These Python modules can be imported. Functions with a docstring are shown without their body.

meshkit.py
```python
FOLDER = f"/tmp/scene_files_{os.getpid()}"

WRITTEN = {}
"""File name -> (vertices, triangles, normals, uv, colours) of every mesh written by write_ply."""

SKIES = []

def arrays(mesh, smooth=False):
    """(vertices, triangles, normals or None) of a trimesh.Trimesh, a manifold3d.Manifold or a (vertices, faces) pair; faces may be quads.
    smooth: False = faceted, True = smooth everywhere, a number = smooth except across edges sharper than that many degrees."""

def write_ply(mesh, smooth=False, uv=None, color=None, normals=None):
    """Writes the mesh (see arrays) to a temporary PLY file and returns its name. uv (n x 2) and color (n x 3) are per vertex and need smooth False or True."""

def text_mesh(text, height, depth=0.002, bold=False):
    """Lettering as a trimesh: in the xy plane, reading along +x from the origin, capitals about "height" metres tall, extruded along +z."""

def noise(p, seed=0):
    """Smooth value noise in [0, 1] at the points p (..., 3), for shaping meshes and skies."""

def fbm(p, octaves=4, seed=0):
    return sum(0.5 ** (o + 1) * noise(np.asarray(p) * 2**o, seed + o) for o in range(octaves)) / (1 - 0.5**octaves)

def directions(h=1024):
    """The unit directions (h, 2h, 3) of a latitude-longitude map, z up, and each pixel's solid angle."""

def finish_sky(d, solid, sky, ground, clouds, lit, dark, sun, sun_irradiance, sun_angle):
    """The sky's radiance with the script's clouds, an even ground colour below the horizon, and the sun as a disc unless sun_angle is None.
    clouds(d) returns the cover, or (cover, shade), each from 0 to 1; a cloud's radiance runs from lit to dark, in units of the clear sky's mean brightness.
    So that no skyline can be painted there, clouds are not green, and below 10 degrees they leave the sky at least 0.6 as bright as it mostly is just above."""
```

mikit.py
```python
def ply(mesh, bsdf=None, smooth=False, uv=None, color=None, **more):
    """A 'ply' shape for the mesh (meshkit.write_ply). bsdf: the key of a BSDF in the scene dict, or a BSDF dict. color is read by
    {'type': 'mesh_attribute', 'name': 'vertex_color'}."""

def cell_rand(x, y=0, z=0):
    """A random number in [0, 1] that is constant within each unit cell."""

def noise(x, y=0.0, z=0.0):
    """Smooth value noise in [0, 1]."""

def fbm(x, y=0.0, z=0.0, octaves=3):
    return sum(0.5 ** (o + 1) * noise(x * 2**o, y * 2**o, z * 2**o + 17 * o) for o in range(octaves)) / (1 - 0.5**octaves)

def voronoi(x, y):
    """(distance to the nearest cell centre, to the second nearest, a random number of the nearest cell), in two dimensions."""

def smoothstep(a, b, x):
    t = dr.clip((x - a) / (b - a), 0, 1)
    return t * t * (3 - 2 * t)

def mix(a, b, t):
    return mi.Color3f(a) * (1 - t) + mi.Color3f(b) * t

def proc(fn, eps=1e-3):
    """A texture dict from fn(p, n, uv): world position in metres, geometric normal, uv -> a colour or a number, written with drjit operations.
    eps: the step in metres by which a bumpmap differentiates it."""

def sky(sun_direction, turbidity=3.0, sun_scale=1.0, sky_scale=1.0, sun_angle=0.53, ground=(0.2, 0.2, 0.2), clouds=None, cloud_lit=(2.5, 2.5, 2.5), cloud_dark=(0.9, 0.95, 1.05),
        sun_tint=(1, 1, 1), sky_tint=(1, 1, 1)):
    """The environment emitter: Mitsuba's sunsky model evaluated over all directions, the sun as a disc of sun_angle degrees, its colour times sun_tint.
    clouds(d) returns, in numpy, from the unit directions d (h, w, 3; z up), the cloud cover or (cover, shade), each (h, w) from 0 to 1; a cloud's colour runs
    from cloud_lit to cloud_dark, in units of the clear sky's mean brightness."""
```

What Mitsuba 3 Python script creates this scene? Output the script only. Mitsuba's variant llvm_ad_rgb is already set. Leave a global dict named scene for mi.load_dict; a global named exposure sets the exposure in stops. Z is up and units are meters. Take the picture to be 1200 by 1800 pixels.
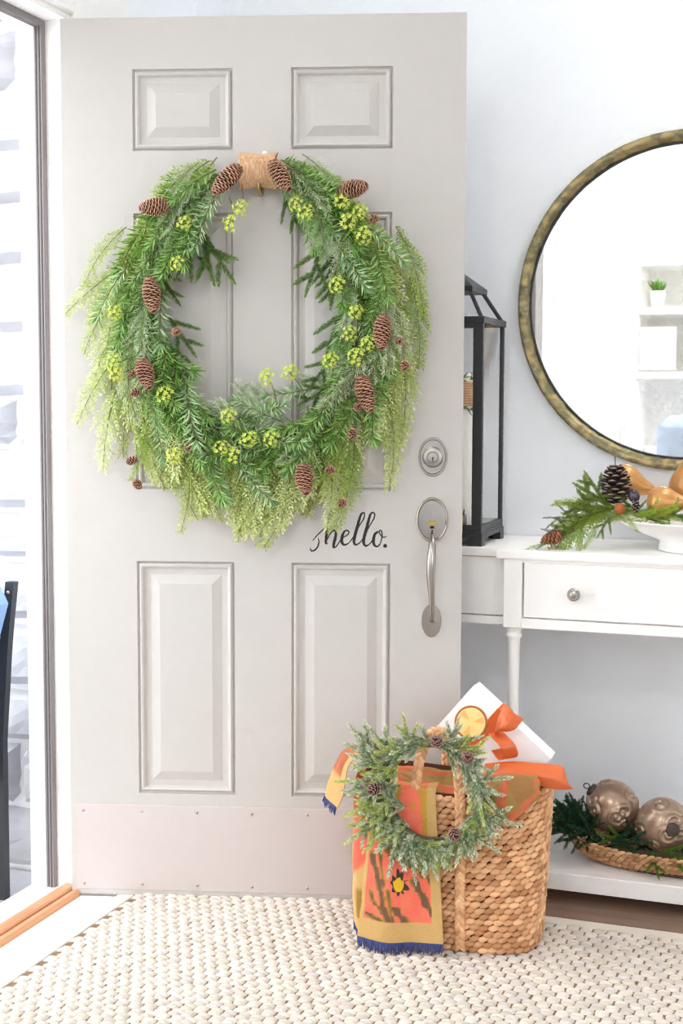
import math, random, numpy as np, trimesh, mitsuba as mi, mikit, meshkit
import drjit as dr
from shapely.geometry import Polygon, LineString, Point, box as sbox
from shapely.ops import unary_union
T = mi.ScalarTransform4f
scene, labels = {}, {}
rng = np.random.default_rng(7)

def S(r, g, b):
    c = np.array([r, g, b], float) / 255
    return np.where(c < 0.04045, c / 12.92, ((c + 0.055) / 1.055) ** 2.4)
def mix(a, b, t):
    a, b = ([float(x) for x in v] if isinstance(v, np.ndarray) else v for v in (a, b))
    return mikit.mix(a, b, t)
def rgb(c): return {'type': 'rgb', 'value': [float(v) for v in c]}

# ------------------------------------------------------------------ camera, sky, exposure
CAM = np.array([1.6769, -2.7713, 1.1787])
FWD = np.array([-0.33816, 0.93750, -0.08201])
yaw, pit, rol = 0.3462, 0.0821, 0.0025
FWD = np.array([-math.sin(yaw) * math.cos(pit), math.cos(yaw) * math.cos(pit), -math.sin(pit)])
RGT = np.array([math.cos(yaw), math.sin(yaw), 0.0]); UP0 = np.cross(RGT, FWD)
UP = -RGT * math.sin(rol) + UP0 * math.cos(rol)
scene['camera'] = {'type': 'perspective', 'fov': 2 * math.degrees(math.atan(600 / 2412.95)), 'fov_axis': 'x', 'near_clip': 0.05, 'far_clip': 200.0,
                   'to_world': T().look_at(origin=CAM.tolist(), target=(CAM + FWD).tolist(), up=UP.tolist())}
exposure = 5.05
def overcast(d):
    n = meshkit.fbm(d * 2.2 + 5.0, 3)
    return np.ones(d.shape[:2]), np.clip(0.55 * n, 0, 1)
scene['sky'] = mikit.sky((0.3, 0.8, 0.9), turbidity=4.0, sun_scale=0.0, sky_scale=1.0, ground=(0.45, 0.44, 0.42), clouds=overcast,
                         cloud_lit=(1.46, 1.5, 1.56), cloud_dark=(1.03, 1.08, 1.15))

# ------------------------------------------------------------------ materials
def mat(name, col, rough=0.5, **k):
    scene[name] = {'type': 'twosided', 'bsdf': {'type': 'principled', 'base_color': rgb(col) if not isinstance(col, dict) else col, 'roughness': rough, **k}}
mat('door_paint', S(191, 187, 182), 0.38, specular=0.4)
mat('kick_paint', S(197, 187, 184), 0.32, specular=0.45)
mat('white_paint', S(240, 239, 236), 0.4)
mat('wall_paint', S(238, 242, 246), 0.7)
mat('ceiling_paint', S(245, 245, 244), 0.8)
mat('nickel', S(176, 171, 164), 0.28, metallic=1.0)
mat('hinge_satin', S(222, 212, 202), 0.45, metallic=0.4)
mat('brass', S(196, 170, 110), 0.3, metallic=1.0)
mat('dark_hole', S(25, 22, 20), 0.7)
mat('weatherstrip', S(128, 122, 122), 0.4)
mat('black_metal', S(52, 53, 55), 0.42, specular=0.4)
mat('black_vinyl', S(20, 17, 17), 0.5)
mat('ceramic', S(240, 240, 238), 0.18, clearcoat=0.6)
mat('paper_white', S(250, 250, 250), 0.6)
mat('satin_orange', S(214, 104, 52), 0.35, sheen=0.6, sheen_tint=0.5)
mat('blue_cloth', S(140, 170, 205), 0.8)
mat('pale_cloth', S(205, 220, 240), 0.8)
mat('gold_pear', S(206, 150, 88), 0.3, metallic=0.35, clearcoat=0.3)
mat('twine', S(205, 160, 118), 0.9)
mat('copper_wire', S(70, 60, 50), 0.5)
mat('navy_fringe', S(62, 72, 120), 0.85)
scene['pane_glass'] = {'type': 'thindielectric', 'int_ior': 1.5, 'ext_ior': 1.0}
scene['mirror_silver'] = {'type': 'twosided', 'bsdf': {'type': 'conductor', 'material': 'none', 'specular_reflectance': rgb((0.95, 0.955, 0.955))}}
VC = {'type': 'mesh_attribute', 'name': 'vertex_color'}
scene['leaf'] = {'type': 'principledthin', 'base_color': VC, 'roughness': 0.42, 'diff_trans': 0.25, 'spec_trans': 0.0, 'eta': 1.4}
mat('matte_color', VC, 0.75)
mat('satin_color', VC, 0.35)

def f_wood(p, n, uv):
    v = mikit.fbm(p.x * 3 + 0.4, p.y * 60, 0, octaves=3)
    plank = mikit.cell_rand(dr.floor(p.y / 0.12))
    return mix(S(118, 96, 82), S(150, 125, 108), v * 0.7 + plank * 0.3)
mat('wood_floor', mikit.proc(f_wood), 0.35)
def f_oak(p, n, uv):
    v = mikit.fbm(p.x * 70, p.y * 5, p.z * 40, octaves=3)
    return mix(S(190, 128, 88), S(222, 168, 124), v)
mat('oak', mikit.proc(f_oak), 0.4)
def f_bronze(p, n, uv):
    a = mikit.fbm(p.x * 38, p.y * 38, p.z * 38, octaves=3)
    b = mikit.fbm(p.x * 110 + 3, p.y * 110, p.z * 110, octaves=2)
    c = mix(S(124, 118, 88), S(172, 152, 104), mikit.smoothstep(0.4, 0.7, a))
    return mix(c, S(160, 158, 138), mikit.smoothstep(0.58, 0.75, b) * 0.6)
mat('aged_bronze', mikit.proc(f_bronze), 0.42, metallic=0.75)
def f_stone(p, n, uv):
    a = mikit.fbm(p.x * 7, p.y * 7, p.z * 7, octaves=4)
    return mix(S(148, 147, 149), S(196, 195, 198), a)
mat('pale_stone', mikit.proc(f_stone), 0.85)
mat('mortar', S(212, 211, 210), 0.9)
def f_mercury(p, n, uv):
    a = mikit.fbm(p.x * 40, p.y * 40, p.z * 40, octaves=3)
    return mix(S(150, 118, 98), S(196, 172, 150), a)
mat('mercury_glass', mikit.proc(f_mercury), 0.28, metallic=0.55, clearcoat=0.4)
def f_burlap(p, n, uv):
    w = mikit.noise(p.x * 420, p.z * 90, p.y * 420)
    return mix(S(176, 132, 96), S(226, 188, 150), w)
mat('burlap', mikit.proc(f_burlap), 0.95)

# ------------------------------------------------------------------ helpers
used = set()
def uniq(key):
    """reserves the key, numbered if it is taken"""
    k, i = key, 1
    while k in used: k = f'{key}_{i:03d}'; i += 1
    used.add(k); return k
def thing(name, label=None, category=None, group=None, kind=None):
    key = uniq(name)
    tag(key, label, category, group, kind)
    return key
def tag(key, label=None, category=None, group=None, kind=None):
    d = labels.setdefault(key, {})
    for k, v in (('label', label), ('category', category), ('group', group), ('kind', kind)):
        if v: d[k] = v
def put(key, shape, M=None, **t):
    key = key if key in used and key in labels and key not in scene else uniq(key)
    s = dict(shape)
    if M is not None: s['to_world'] = T(M)
    scene[key] = s
    if t: tag(key, **t)
    return key
def add(key, mesh, bsdf, smooth=False, M=None, color=None, uv=None, **t):
    if color is not None and not hasattr(color, '__len__'): color = None
    return put(key, mikit.ply(mesh, bsdf, smooth=smooth, color=color, uv=uv), M, **t)
def mv(x=0, y=0, z=0, rz=0):
    M = np.eye(4); c, s = math.cos(rz), math.sin(rz)
    M[:2, :2] = [[c, -s], [s, c]]; M[:3, 3] = [x, y, z]; return M
def cbox(lo, hi, ch=0.002):
    lo, hi = np.array(lo, float), np.array(hi, float); ch = min(ch, *((hi - lo) * 0.45))
    P = []
    for i in range(8):
        s = np.array([i & 1, i >> 1 & 1, i >> 2 & 1])
        c = np.where(s, hi, lo); d = np.where(s, -1, 1) * ch
        for k in range(3):
            q = c + d; q[k] = c[k]; P.append(q)
    return trimesh.convex.convex_hull(np.array(P))
def cat(ms): return trimesh.util.concatenate([m if isinstance(m, trimesh.Trimesh) else trimesh.Trimesh(*m, process=False) for m in ms])
def lathe(prof, n=32, sx=1.0, sy=1.0):
    """profile [(r, z)...] bottom to top about z; open ends capped where r = 0"""
    prof = np.array(prof, float); a = np.arange(n) * 2 * np.pi / n
    V = np.stack([np.outer(prof[:, 0], np.cos(a)) * sx, np.outer(prof[:, 0], np.sin(a)) * sy, np.repeat(prof[:, 1:2], n, 1)], -1).reshape(-1, 3)
    F = []
    for i in range(len(prof) - 1):
        for j in range(n):
            k = (j + 1) % n
            F += [[i * n + j, i * n + k, (i + 1) * n + k], [i * n + j, (i + 1) * n + k, (i + 1) * n + j]]
    m = trimesh.Trimesh(V, F, process=False); m.merge_vertices(); m.update_faces(m.nondegenerate_faces()); return m
def tube(path, r, n=8, closed=False, sx=1.0):
    P = np.array(path, float); r = np.broadcast_to(np.asarray(r, float), len(P))
    if closed: tan = np.roll(P, -1, 0) - np.roll(P, 1, 0)
    else: tan = np.gradient(P, axis=0)
    tan /= np.linalg.norm(tan, axis=1, keepdims=True) + 1e-12
    u = np.cross(tan[0], [0.13, 0.21, 0.97]); u /= np.linalg.norm(u); V = []
    for i in range(len(P)):
        u = u - tan[i] * (u @ tan[i]); u /= np.linalg.norm(u); w = np.cross(tan[i], u)
        a = np.arange(n) * 2 * np.pi / n
        V.append(P[i] + r[i] * (np.outer(np.cos(a), u) * sx + np.outer(np.sin(a), w)))
    V = np.vstack(V); F = []; m = len(P)
    for i in range(m if closed else m - 1):
        i2 = (i + 1) % m
        for j in range(n):
            k = (j + 1) % n
            F += [[i * n + j, i * n + k, i2 * n + k], [i * n + j, i2 * n + k, i2 * n + j]]
    if not closed:
        c0, c1 = len(V), len(V) + 1; V = np.vstack([V, P[:1], P[-1:]])
        for j in range(n):
            k = (j + 1) % n; F += [[c0, k, j], [c1, (m - 1) * n + j, (m - 1) * n + k]]
    return trimesh.Trimesh(V, F, process=False)
def ellipsoid(nu=8, nv=6):
    V, F = [[0, 0, -1.0]], []
    for i in range(1, nv):
        t = np.pi * i / nv
        for j in range(nu): V.append([np.sin(t) * np.cos(2 * np.pi * j / nu), np.sin(t) * np.sin(2 * np.pi * j / nu), -np.cos(t)])
    V.append([0, 0, 1.0])
    for j in range(nu): F.append([0, 1 + (j + 1) % nu, 1 + j]); F.append([len(V) - 1, 1 + (nv - 2) * nu + j, 1 + (nv - 2) * nu + (j + 1) % nu])
    for i in range(nv - 2):
        for j in range(nu):
            a, b = 1 + i * nu + j, 1 + i * nu + (j + 1) % nu
            F += [[a, b, b + nu], [a, b + nu, a + nu]]
    return np.array(V), np.array(F)
def many(base, mats, cols):
    """one mesh from copies of (V, F) under 4x4 matrices with a colour each"""
    V, F = base; mats = np.asarray(mats)
    P = np.einsum('kij,nj->kni', mats[:, :3, :3], V) + mats[:, None, :3, 3]
    Fs = (F[None] + (np.arange(len(mats)) * len(V))[:, None, None]).reshape(-1, 3)
    return (P.reshape(-1, 3), Fs), np.repeat(np.asarray(cols), len(V), 0)
def frame(x, zhint, o=(0, 0, 0), s=(1, 1, 1)):
    x = np.array(x, float); x /= np.linalg.norm(x); z = np.array(zhint, float); z = z - x * (z @ x); z /= np.linalg.norm(z) + 1e-12
    M = np.eye(4); M[:3, 0], M[:3, 1], M[:3, 2], M[:3, 3] = x * s[0], np.cross(z, x) * s[1], z * s[2], o; return M
def extr(poly, h, M=None):
    m = trimesh.util.concatenate([trimesh.creation.extrude_polygon(g, h, engine='earcut') for g in getattr(poly, 'geoms', [poly])])
    if M is not None: m.apply_transform(M)
    return m
XZ = np.array([[1, 0, 0, 0], [0, 0, -1, 0], [0, 1, 0, 0], [0, 0, 0, 1.0]])   # polygon (x, y) -> (x, ., z), extrusion towards -y
def smoothpath(P, n=8):
    P = np.array(P, float); Q = np.vstack([2 * P[0] - P[1], P, 2 * P[-1] - P[-2]]); out = []
    for i in range(1, len(Q) - 2):
        t = np.linspace(0, 1, n, endpoint=False)[:, None]
        a, b, c, d = Q[i - 1:i + 3]
        out.append(0.5 * (2 * b + (c - a) * t + (2 * a - 5 * b + 4 * c - d) * t ** 2 + (3 * b - a - 3 * c + d) * t ** 3))
    return np.vstack(out + [P[-1:]])

# ------------------------------------------------------------------ the room
CEIL, YB, YF, XR = 2.75, 0.70, -4.35, 4.0
def struct(name, mesh, bsdf, smooth=False, label=None, **k):
    return add(name, mesh, bsdf, smooth, kind='structure', label=label, **k)
struct('floor', cbox((-0.02, YF, -0.06), (XR, YB, 0.0), 0.001), 'wood_floor', label='brown wooden floor in shade under the console table')
struct('ceiling', cbox((-0.15, YF - 0.15, CEIL), (XR + 0.15, YB + 0.12, CEIL + 0.1), 0.001), 'ceiling_paint', label='white ceiling')
struct('wall_back', cbox((-0.15, YB, -0.06), (XR + 0.15, YB + 0.12, CEIL), 0.001), 'wall_paint', label='pale grey white wall behind the console table and round mirror')
struct('baseboard_back', cat([cbox((0, YB - 0.016, 0), (XR, YB, 0.105), 0.003), cbox((0, YB - 0.011, 0.103), (XR, YB, 0.118), 0.003)]), 'white_paint', 30, label='white baseboard along the wall behind the console table')
# wall with the doorway: opening Y -0.905..0.035, Z up to 2.045
w = sbox(YF, -0.06, YB, CEIL).difference(sbox(-0.93, -0.06, 0.06, 2.075)).difference(sbox(-0.92, 2.18, 0.05, 2.64))
YZ = np.array([[0, 0, -1, 0], [1, 0, 0, 0], [0, 1, 0, 0], [0, 0, 0, 1.0]])
struct('wall_left', extr(w, 0.123, YZ), 'wall_paint', label='white entry wall with the doorway in it')
t1 = thing('trim_1', 'white door frame with grey weatherstrip around the open doorway', kind='structure')
J0, J1, HD = 0.03, -0.90, 2.04
add(t1 + '__jamb', cat([cbox((-0.125, J0, -0.10), (0.0, 0.06, HD + 0.03), 0.002), cbox((-0.125, J0 - 0.012, -0.10), (-0.078, J0 + 0.002, HD), 0.002)]), 'white_paint', 30)
add(t1 + '__jamb', cat([cbox((-0.125, J1 - 0.03, -0.10), (0.0, J1, HD + 0.03), 0.002), cbox((-0.125, J1 - 0.002, -0.10), (-0.078, J1 + 0.012, HD), 0.002)]), 'white_paint', 30)
add(t1 + '__head_jamb', cat([cbox((-0.125, J1, HD), (0.0, J0, HD + 0.03), 0.002), cbox((-0.125, J1, HD - 0.012), (-0.078, J0, HD + 0.002), 0.002)]), 'white_paint', 30)
def strip(lo, hi, ax):
    ms = []
    for k in range(3):
        a, b = np.array(lo, float), np.array(hi, float); w = (hi[0] - lo[0]) / 3
        a[0] = lo[0] + k * w; b[0] = a[0] + w * 0.8
        ms.append(cbox(a, b, 0.002))
    return cat(ms)
add(t1 + '__weatherstrip', strip((-0.080, J0 - 0.016, 0.0), (-0.056, J0 + 0.001, HD - 0.002), 0), 'weatherstrip', 30, label='grey rubber weatherstrip')
add(t1 + '__weatherstrip', strip((-0.080, J1 - 0.001, 0.0), (-0.056, J1 + 0.016, HD - 0.002), 0), 'weatherstrip', 30)
add(t1 + '__weatherstrip', strip((-0.080, J1, HD - 0.016), (-0.056, J0, HD + 0.001), 0), 'weatherstrip', 30)
add(t1 + '__brick_mould', cat([cbox((-0.165, J1 - 0.09, HD + 0.012), (-0.1235, J0 + .09, HD + 0.1), 0.006), cbox((-0.165, J1 - 0.1, -0.10), (-0.1235, J1 - 0.01, HD + 0.1), 0.006)]), 'white_paint', 30)
struct('trim_2', cat([cbox((0, J0 + 0.012, 0.0), (0.014, 0.285, HD + 0.13), 0.003), cbox((0, J1 - 0.1, HD + 0.012), (0.014, J0 + 0.012, HD + 0.13), 0.003), cbox((0, J1 - 0.11, 0), (0.014, J1 - 0.012, HD + 0.012), 0.003)]), 'white_paint', 30, label='wide white casing around the inside of the doorway')
# hinge leaves on the jamb are parts of the door; the threshold
th = thing('threshold', 'orange oak threshold with a white inner board at the doorway', kind='structure')
add(th + '__oak_strip', cbox((-0.036, J1, -0.02), (-0.004, J0, 0.020), 0.004), 'oak', 30, label='outer oak strip')
add(th + '__oak_strip', cbox((-0.001, J1, -0.02), (0.019, J0 + 0.004, 0.016), 0.004), 'oak', 30, label='inner oak strip')
add(th + '__sill', cbox((-0.125, J1, -0.03), (-0.036, J0, 0.008), 0.003), 'white_paint', 30, label='pale outer sill')
add(th + '__inner_board', cbox((0.019, YF, -0.02), (0.108, 0.16, 0.003), 0.002), 'white_paint', 30, label='white board along the rug edge')
# windows of the room (behind and beside the camera)
def window(n, c, w, h, axis):
    """c = centre on the wall plane; axis 'x' wall at const x, 'y' wall at const y"""
    k = thing(f'window_{n}', {1: 'white framed window in the right wall of the room', 2: 'white framed transom window over the doorway', 3: 'narrow white framed window seen bright in the round mirror'}[n], kind='structure')
    def bx(a0, a1, z0, z1, t, key, b, **kw):
        if axis == 'x': m = cbox((c[0] - t, c[1] + a0, z0), (c[0] + t, c[1] + a1, z1), 0.003)
        else: m = cbox((c[0] + a0, c[1] - t, z0), (c[0] + a1, c[1] + t, z1), 0.003)
        add(k + '__' + key, m, b, 30, **kw)
    z0, z1 = c[2] - h / 2, c[2] + h / 2
    FW = 0.05
    for a0, a1, y0, y1 in ((-w / 2, -w / 2 + 0.06, z0, z1), (w / 2 - 0.06, w / 2, z0, z1), (-w / 2, w / 2, z0, z0 + 0.06), (-w / 2, w / 2, z1 - 0.06, z1)): bx(a0, a1, y0, y1, 0.04, 'frame', 'white_paint')
    bx(-0.02, 0.02, z0, z1, 0.025, 'mullion', 'white_paint')
    for s in (-1, 1):
        a0, a1 = sorted((s * 0.02, s * (w / 2 - 0.06)))
        if axis == 'x': P = [(c[0], c[1] + a0, z0 + .06), (c[0], c[1] + a1, z0 + .06), (c[0], c[1] + a1, z1 - .06), (c[0], c[1] + a0, z1 - .06)]
        else: P = [(c[0] + a0, c[1], z0 + .06), (c[0] + a1, c[1], z0 + .06), (c[0] + a1, c[1], z1 - .06), (c[0] + a0, c[1], z1 - .06)]
        add(k + '__pane', (np.array(P), np.array([[0, 1, 2], [0, 2, 3]])), 'pane_glass')
window(2, (-0.10, -0.435, 2.41), 0.97, 0.46, 'x')
WINX = [(-3.2, 1.9)]        # centre y, width on the right wall
w = sbox(YF, -0.06, YB, CEIL)
for yc, ww in WINX: w = w.difference(sbox(yc - ww / 2, 0.55, yc + ww / 2, 2.55))
struct('wall_right', extr(w, 0.15, YZ @ mv()) .apply_translation((XR + 0.15, 0, 0)), 'wall_paint', label='white wall with the two windows of the room')
for i, (yc, ww) in enumerate(WINX): window(i + 1, (XR + 0.06, yc, 1.55), ww, 2.0, 'x')
WINY = [(0.22, 0.50)]
w = sbox(-0.15, -0.06, XR + 0.15, CEIL)
for xc, ww in WINY: w = w.difference(sbox(xc - ww / 2, 0.45, xc + ww / 2, 2.55))
struct('wall_front', extr(w, 0.15, XZ).apply_translation((0, YF, 0)), 'wall_paint', label='white wall across the room')
for i, (xc, ww) in enumerate(WINY): window(3, (xc, YF - 0.06, 1.5), ww, 2.1, 'y')

# ceiling lamps (above the frame): white pan, frosted dome that gives the light
def ceiling_lamp(x, y, L, lab):
    k = thing('ceiling_lamp', lab, 'lamp')
    add(k + '__pan', lathe([(0, CEIL - .03), (.19, CEIL - .03), (.195, CEIL - .026), (.195, CEIL - .001), (0, CEIL - .001)], 48).apply_translation((x, y, 0)), 'nickel', 40)
    a = np.linspace(0, math.pi / 2, 10)
    dome = lathe([(.175 * math.sin(t), CEIL - .032 - .10 * math.cos(t)) for t in a], 40).apply_translation((x, y, 0))
    dome.faces = dome.faces if dome.face_normals[np.argmin(dome.triangles_center[:, 2])][2] < 0 else dome.faces[:, ::-1]
    scene[uniq(k + '__dome')] = {**mikit.ply(dome, 'ceiling_paint', smooth=True), 'emitter': {'type': 'area', 'radiance': rgb((L, L * .985, L * .96))}}
ceiling_lamp(1.85, 0.22, 0.6, 'round frosted ceiling lamp above the console table')
ceiling_lamp(1.15, -2.95, 2.1, 'round frosted ceiling lamp in front of the shelf unit')
# ------------------------------------------------------------------ outside the doorway
struct('porch_floor', cbox((-6, -6, -0.2), (-0.125, 0.36, -0.10), 0.004), 'pale_stone', label='pale porch floor outside the doorway')
so = thing('wall_outside', 'pale chiselled stone wall outside the doorway', kind='structure')
add(so + '__mortar', cbox((-2.4, 0.385, -0.2), (-0.125, 0.6, 2.9), 0.002), 'mortar')
def stone_block(w, h, d, r):
    nx, nz = 10, 7
    X, Z = np.meshgrid(np.linspace(-w / 2, w / 2, nx), np.linspace(-h / 2, h / 2, nz), indexing='ij')
    ex = np.minimum(w / 2 - abs(X), h / 2 - abs(Z))
    bump = np.clip(ex / 0.03, 0, 1) ** 0.5
    nn = meshkit.fbm(np.stack([X * 9 + r.uniform(0, 50), Z * 9, X * 0 + r.uniform(0, 9)], -1), 4)
    Yv = -d * bump * (0.35 + 1.1 * nn)
    jit = r.uniform(-0.004, 0.004, X.shape)
    V = np.stack([X + jit, Yv, Z + r.uniform(-0.004, 0.004, X.shape)], -1).reshape(-1, 3); F = []
    for i in range(nx - 1):
        for j in range(nz - 1):
            a = i * nz + j; F += [[a, a + nz, a + nz + 1], [a, a + nz + 1, a + 1]]
    n0 = len(V); ring = [i * nz for i in range(nx)] + [(nx - 1) * nz + j for j in range(1, nz)] + [i * nz + nz - 1 for i in range(nx - 2, -1, -1)] + [j for j in range(nz - 2, 0, -1)]
    B = V[ring].copy(); B[:, 1] = 0.03; V = np.vstack([V, B])
    for k in range(len(ring)):
        k2 = (k + 1) % len(ring); F += [[ring[k2], ring[k], n0 + k], [ring[k2], n0 + k, n0 + k2]]
    return V, np.array(F)
r_ = np.random.default_rng(3)
stone_ply = [mikit.ply(stone_block(w_, 0.155, 0.05, r_), 'pale_stone') for w_ in (0.24, 0.32, 0.42)]
z = -0.10; row = 0
while z < 2.75:
    hh = float(r_.uniform(0.13, 0.185)); x = -0.15 + float(r_.uniform(0, 0.02)); first = True
    while x > -2.2:
        k = int(r_.integers(0, 3)); ww = (0.24, 0.32, 0.42)[k]
        if first: x += float(r_.uniform(0.0, 0.015)); ww = ww; first = False
        M = mv(x - ww / 2, 0.387, z + hh / 2); M[2, 2] = (hh - 0.012) / 0.155
        put(so + '__stone', stone_ply[k], M)
        x -= ww + 0.012
    z += hh; row += 1
# porch chair, seen side on at the left edge
pc = thing('porch_chair', 'black metal porch chair with a blue cushion, outside the doorway', 'chair')
def slat_leg(y):
    pts = smoothpath([(-0.257, 0, 0.721), (-0.276, 0, 0.569), (-0.286, 0, 0.447), (-0.296, 0, 0.325), (-0.297, 0, 0.251), (-0.298, 0, -0.10)], 6)
    ms = []
    L = Polygon([(p[0] - 0.012, p[2]) for p in pts] + [(p[0] + 0.012, p[2]) for p in pts[::-1]])
    return extr(L, 0.022, XZ).apply_translation((0, y, 0))
CY = 0.17
for y in (CY, CY - 0.50): add(pc + '__back_leg', slat_leg(y), 'black_metal', 30)
for y in (CY, CY - 0.50): add(pc + '__front_leg', cbox((-0.80, y - 0.022, -0.10), (-0.77, y, 0.42), 0.003), 'black_metal', 30)
for y in (CY, CY - 0.50): add(pc + '__arm', cbox((-0.82, y - 0.03, 0.42), (-0.29, y + 0.008, 0.445), 0.004), 'black_metal', 30)
add(pc + '__seat_frame', cat([cbox((-0.82, CY - 0.52, 0.20), (-0.33, CY, 0.235), 0.004)]), 'black_metal', 30)
add(pc + '__seat_cushion', cbox((-0.81, CY - 0.50, 0.236), (-0.36, CY - 0.03, 0.33), 0.03), 'blue_cloth', 40, label='blue seat cushion')
bk = cbox((-0.06, -0.46, 0.0), (0.06, 0.0, 0.42), 0.04)
bk.apply_transform(trimesh.transformations.rotation_matrix(0.30, (0, 1, 0))); bk.apply_translation((-0.40, CY - 0.028, 0.33))
add(pc + '__back_cushion', bk, 'blue_cloth', 40, label='blue back cushion')
add(pc + '__rivet', trimesh.creation.icosphere(2, 0.005).apply_translation((-0.260, CY - 0.023, 0.695)), 'nickel', True)

# ------------------------------------------------------------------ the door (local x along the face, -y out of the face, z up)
DA = 0.2808
DM = mv(rz=DA)
dr_ = thing('door_1', 'greige six panel front door standing open, with nickel handle set and a black hello sign', kind='structure')
DW, DH, DT = 0.914, 2.032, 0.044
PAN = [(0.163, 0.391, 1.737, 1.918), (0.523, 0.751, 1.737, 1.918), (0.163, 0.391, 0.970, 1.598), (0.523, 0.751, 0.970, 1.598), (0.163, 0.391, 0.254, 0.803), (0.523, 0.751, 0.254, 0.803)]
slab = sbox(0, 0.006, DW, DH)
for a, b, c, d in PAN: slab = slab.difference(sbox(a, c, b, d))
add(dr_ + '__slab', extr(slab, DT, XZ).apply_translation((0, DT, 0)), 'door_paint', M=DM)
PROF = [(0, 0.0), (0.0, 0.007), (0.0035, 0.0085), (0.006, 0.002), (0.0095, -0.0012), (0.0135, 0.0005), (0.0175, 0.0085), (0.022, 0.0095), (0.031, 0.0095), (0.033, 0.0085), (0.051, 0.0025), (0.0525, 0.0015)]
def panel_mesh(w, h):
    V, F = [], []
    for i, dy in PROF: V += [(i, dy, i), (w - i, dy, i), (w - i, dy, h - i), (i, dy, h - i)]
    n = len(PROF)
    for k in range(n - 1):
        for j in range(4):
            a, b = 4 * k + j, 4 * k + (j + 1) % 4
            F += [[a, b, b + 4], [a, b + 4, a + 4]]
    q = 4 * (n - 1); F += [[q, q + 1, q + 2], [q, q + 2, q + 3]]
    # back of the panel, so that it is a solid piece
    o = len(V); V += [(0, DT - 0.002, 0), (w, DT - 0.002, 0), (w, DT - 0.002, h), (0, DT - 0.002, h)]
    F += [[o, o + 2, o + 1], [o, o + 3, o + 2]]
    for j in range(4):
        a, b = j, (j + 1) % 4; F += [[a, o + a, o + b], [a, o + b, b]]
    return trimesh.Trimesh(np.array(V, float), np.array(F), process=False)
for a, b, c, d in PAN: add(dr_ + '__panel', panel_mesh(b - a, d - c), 'door_paint', 25, M=DM @ mv(a, 0, c))
kp = dr_ + '__kick_plate'
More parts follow.
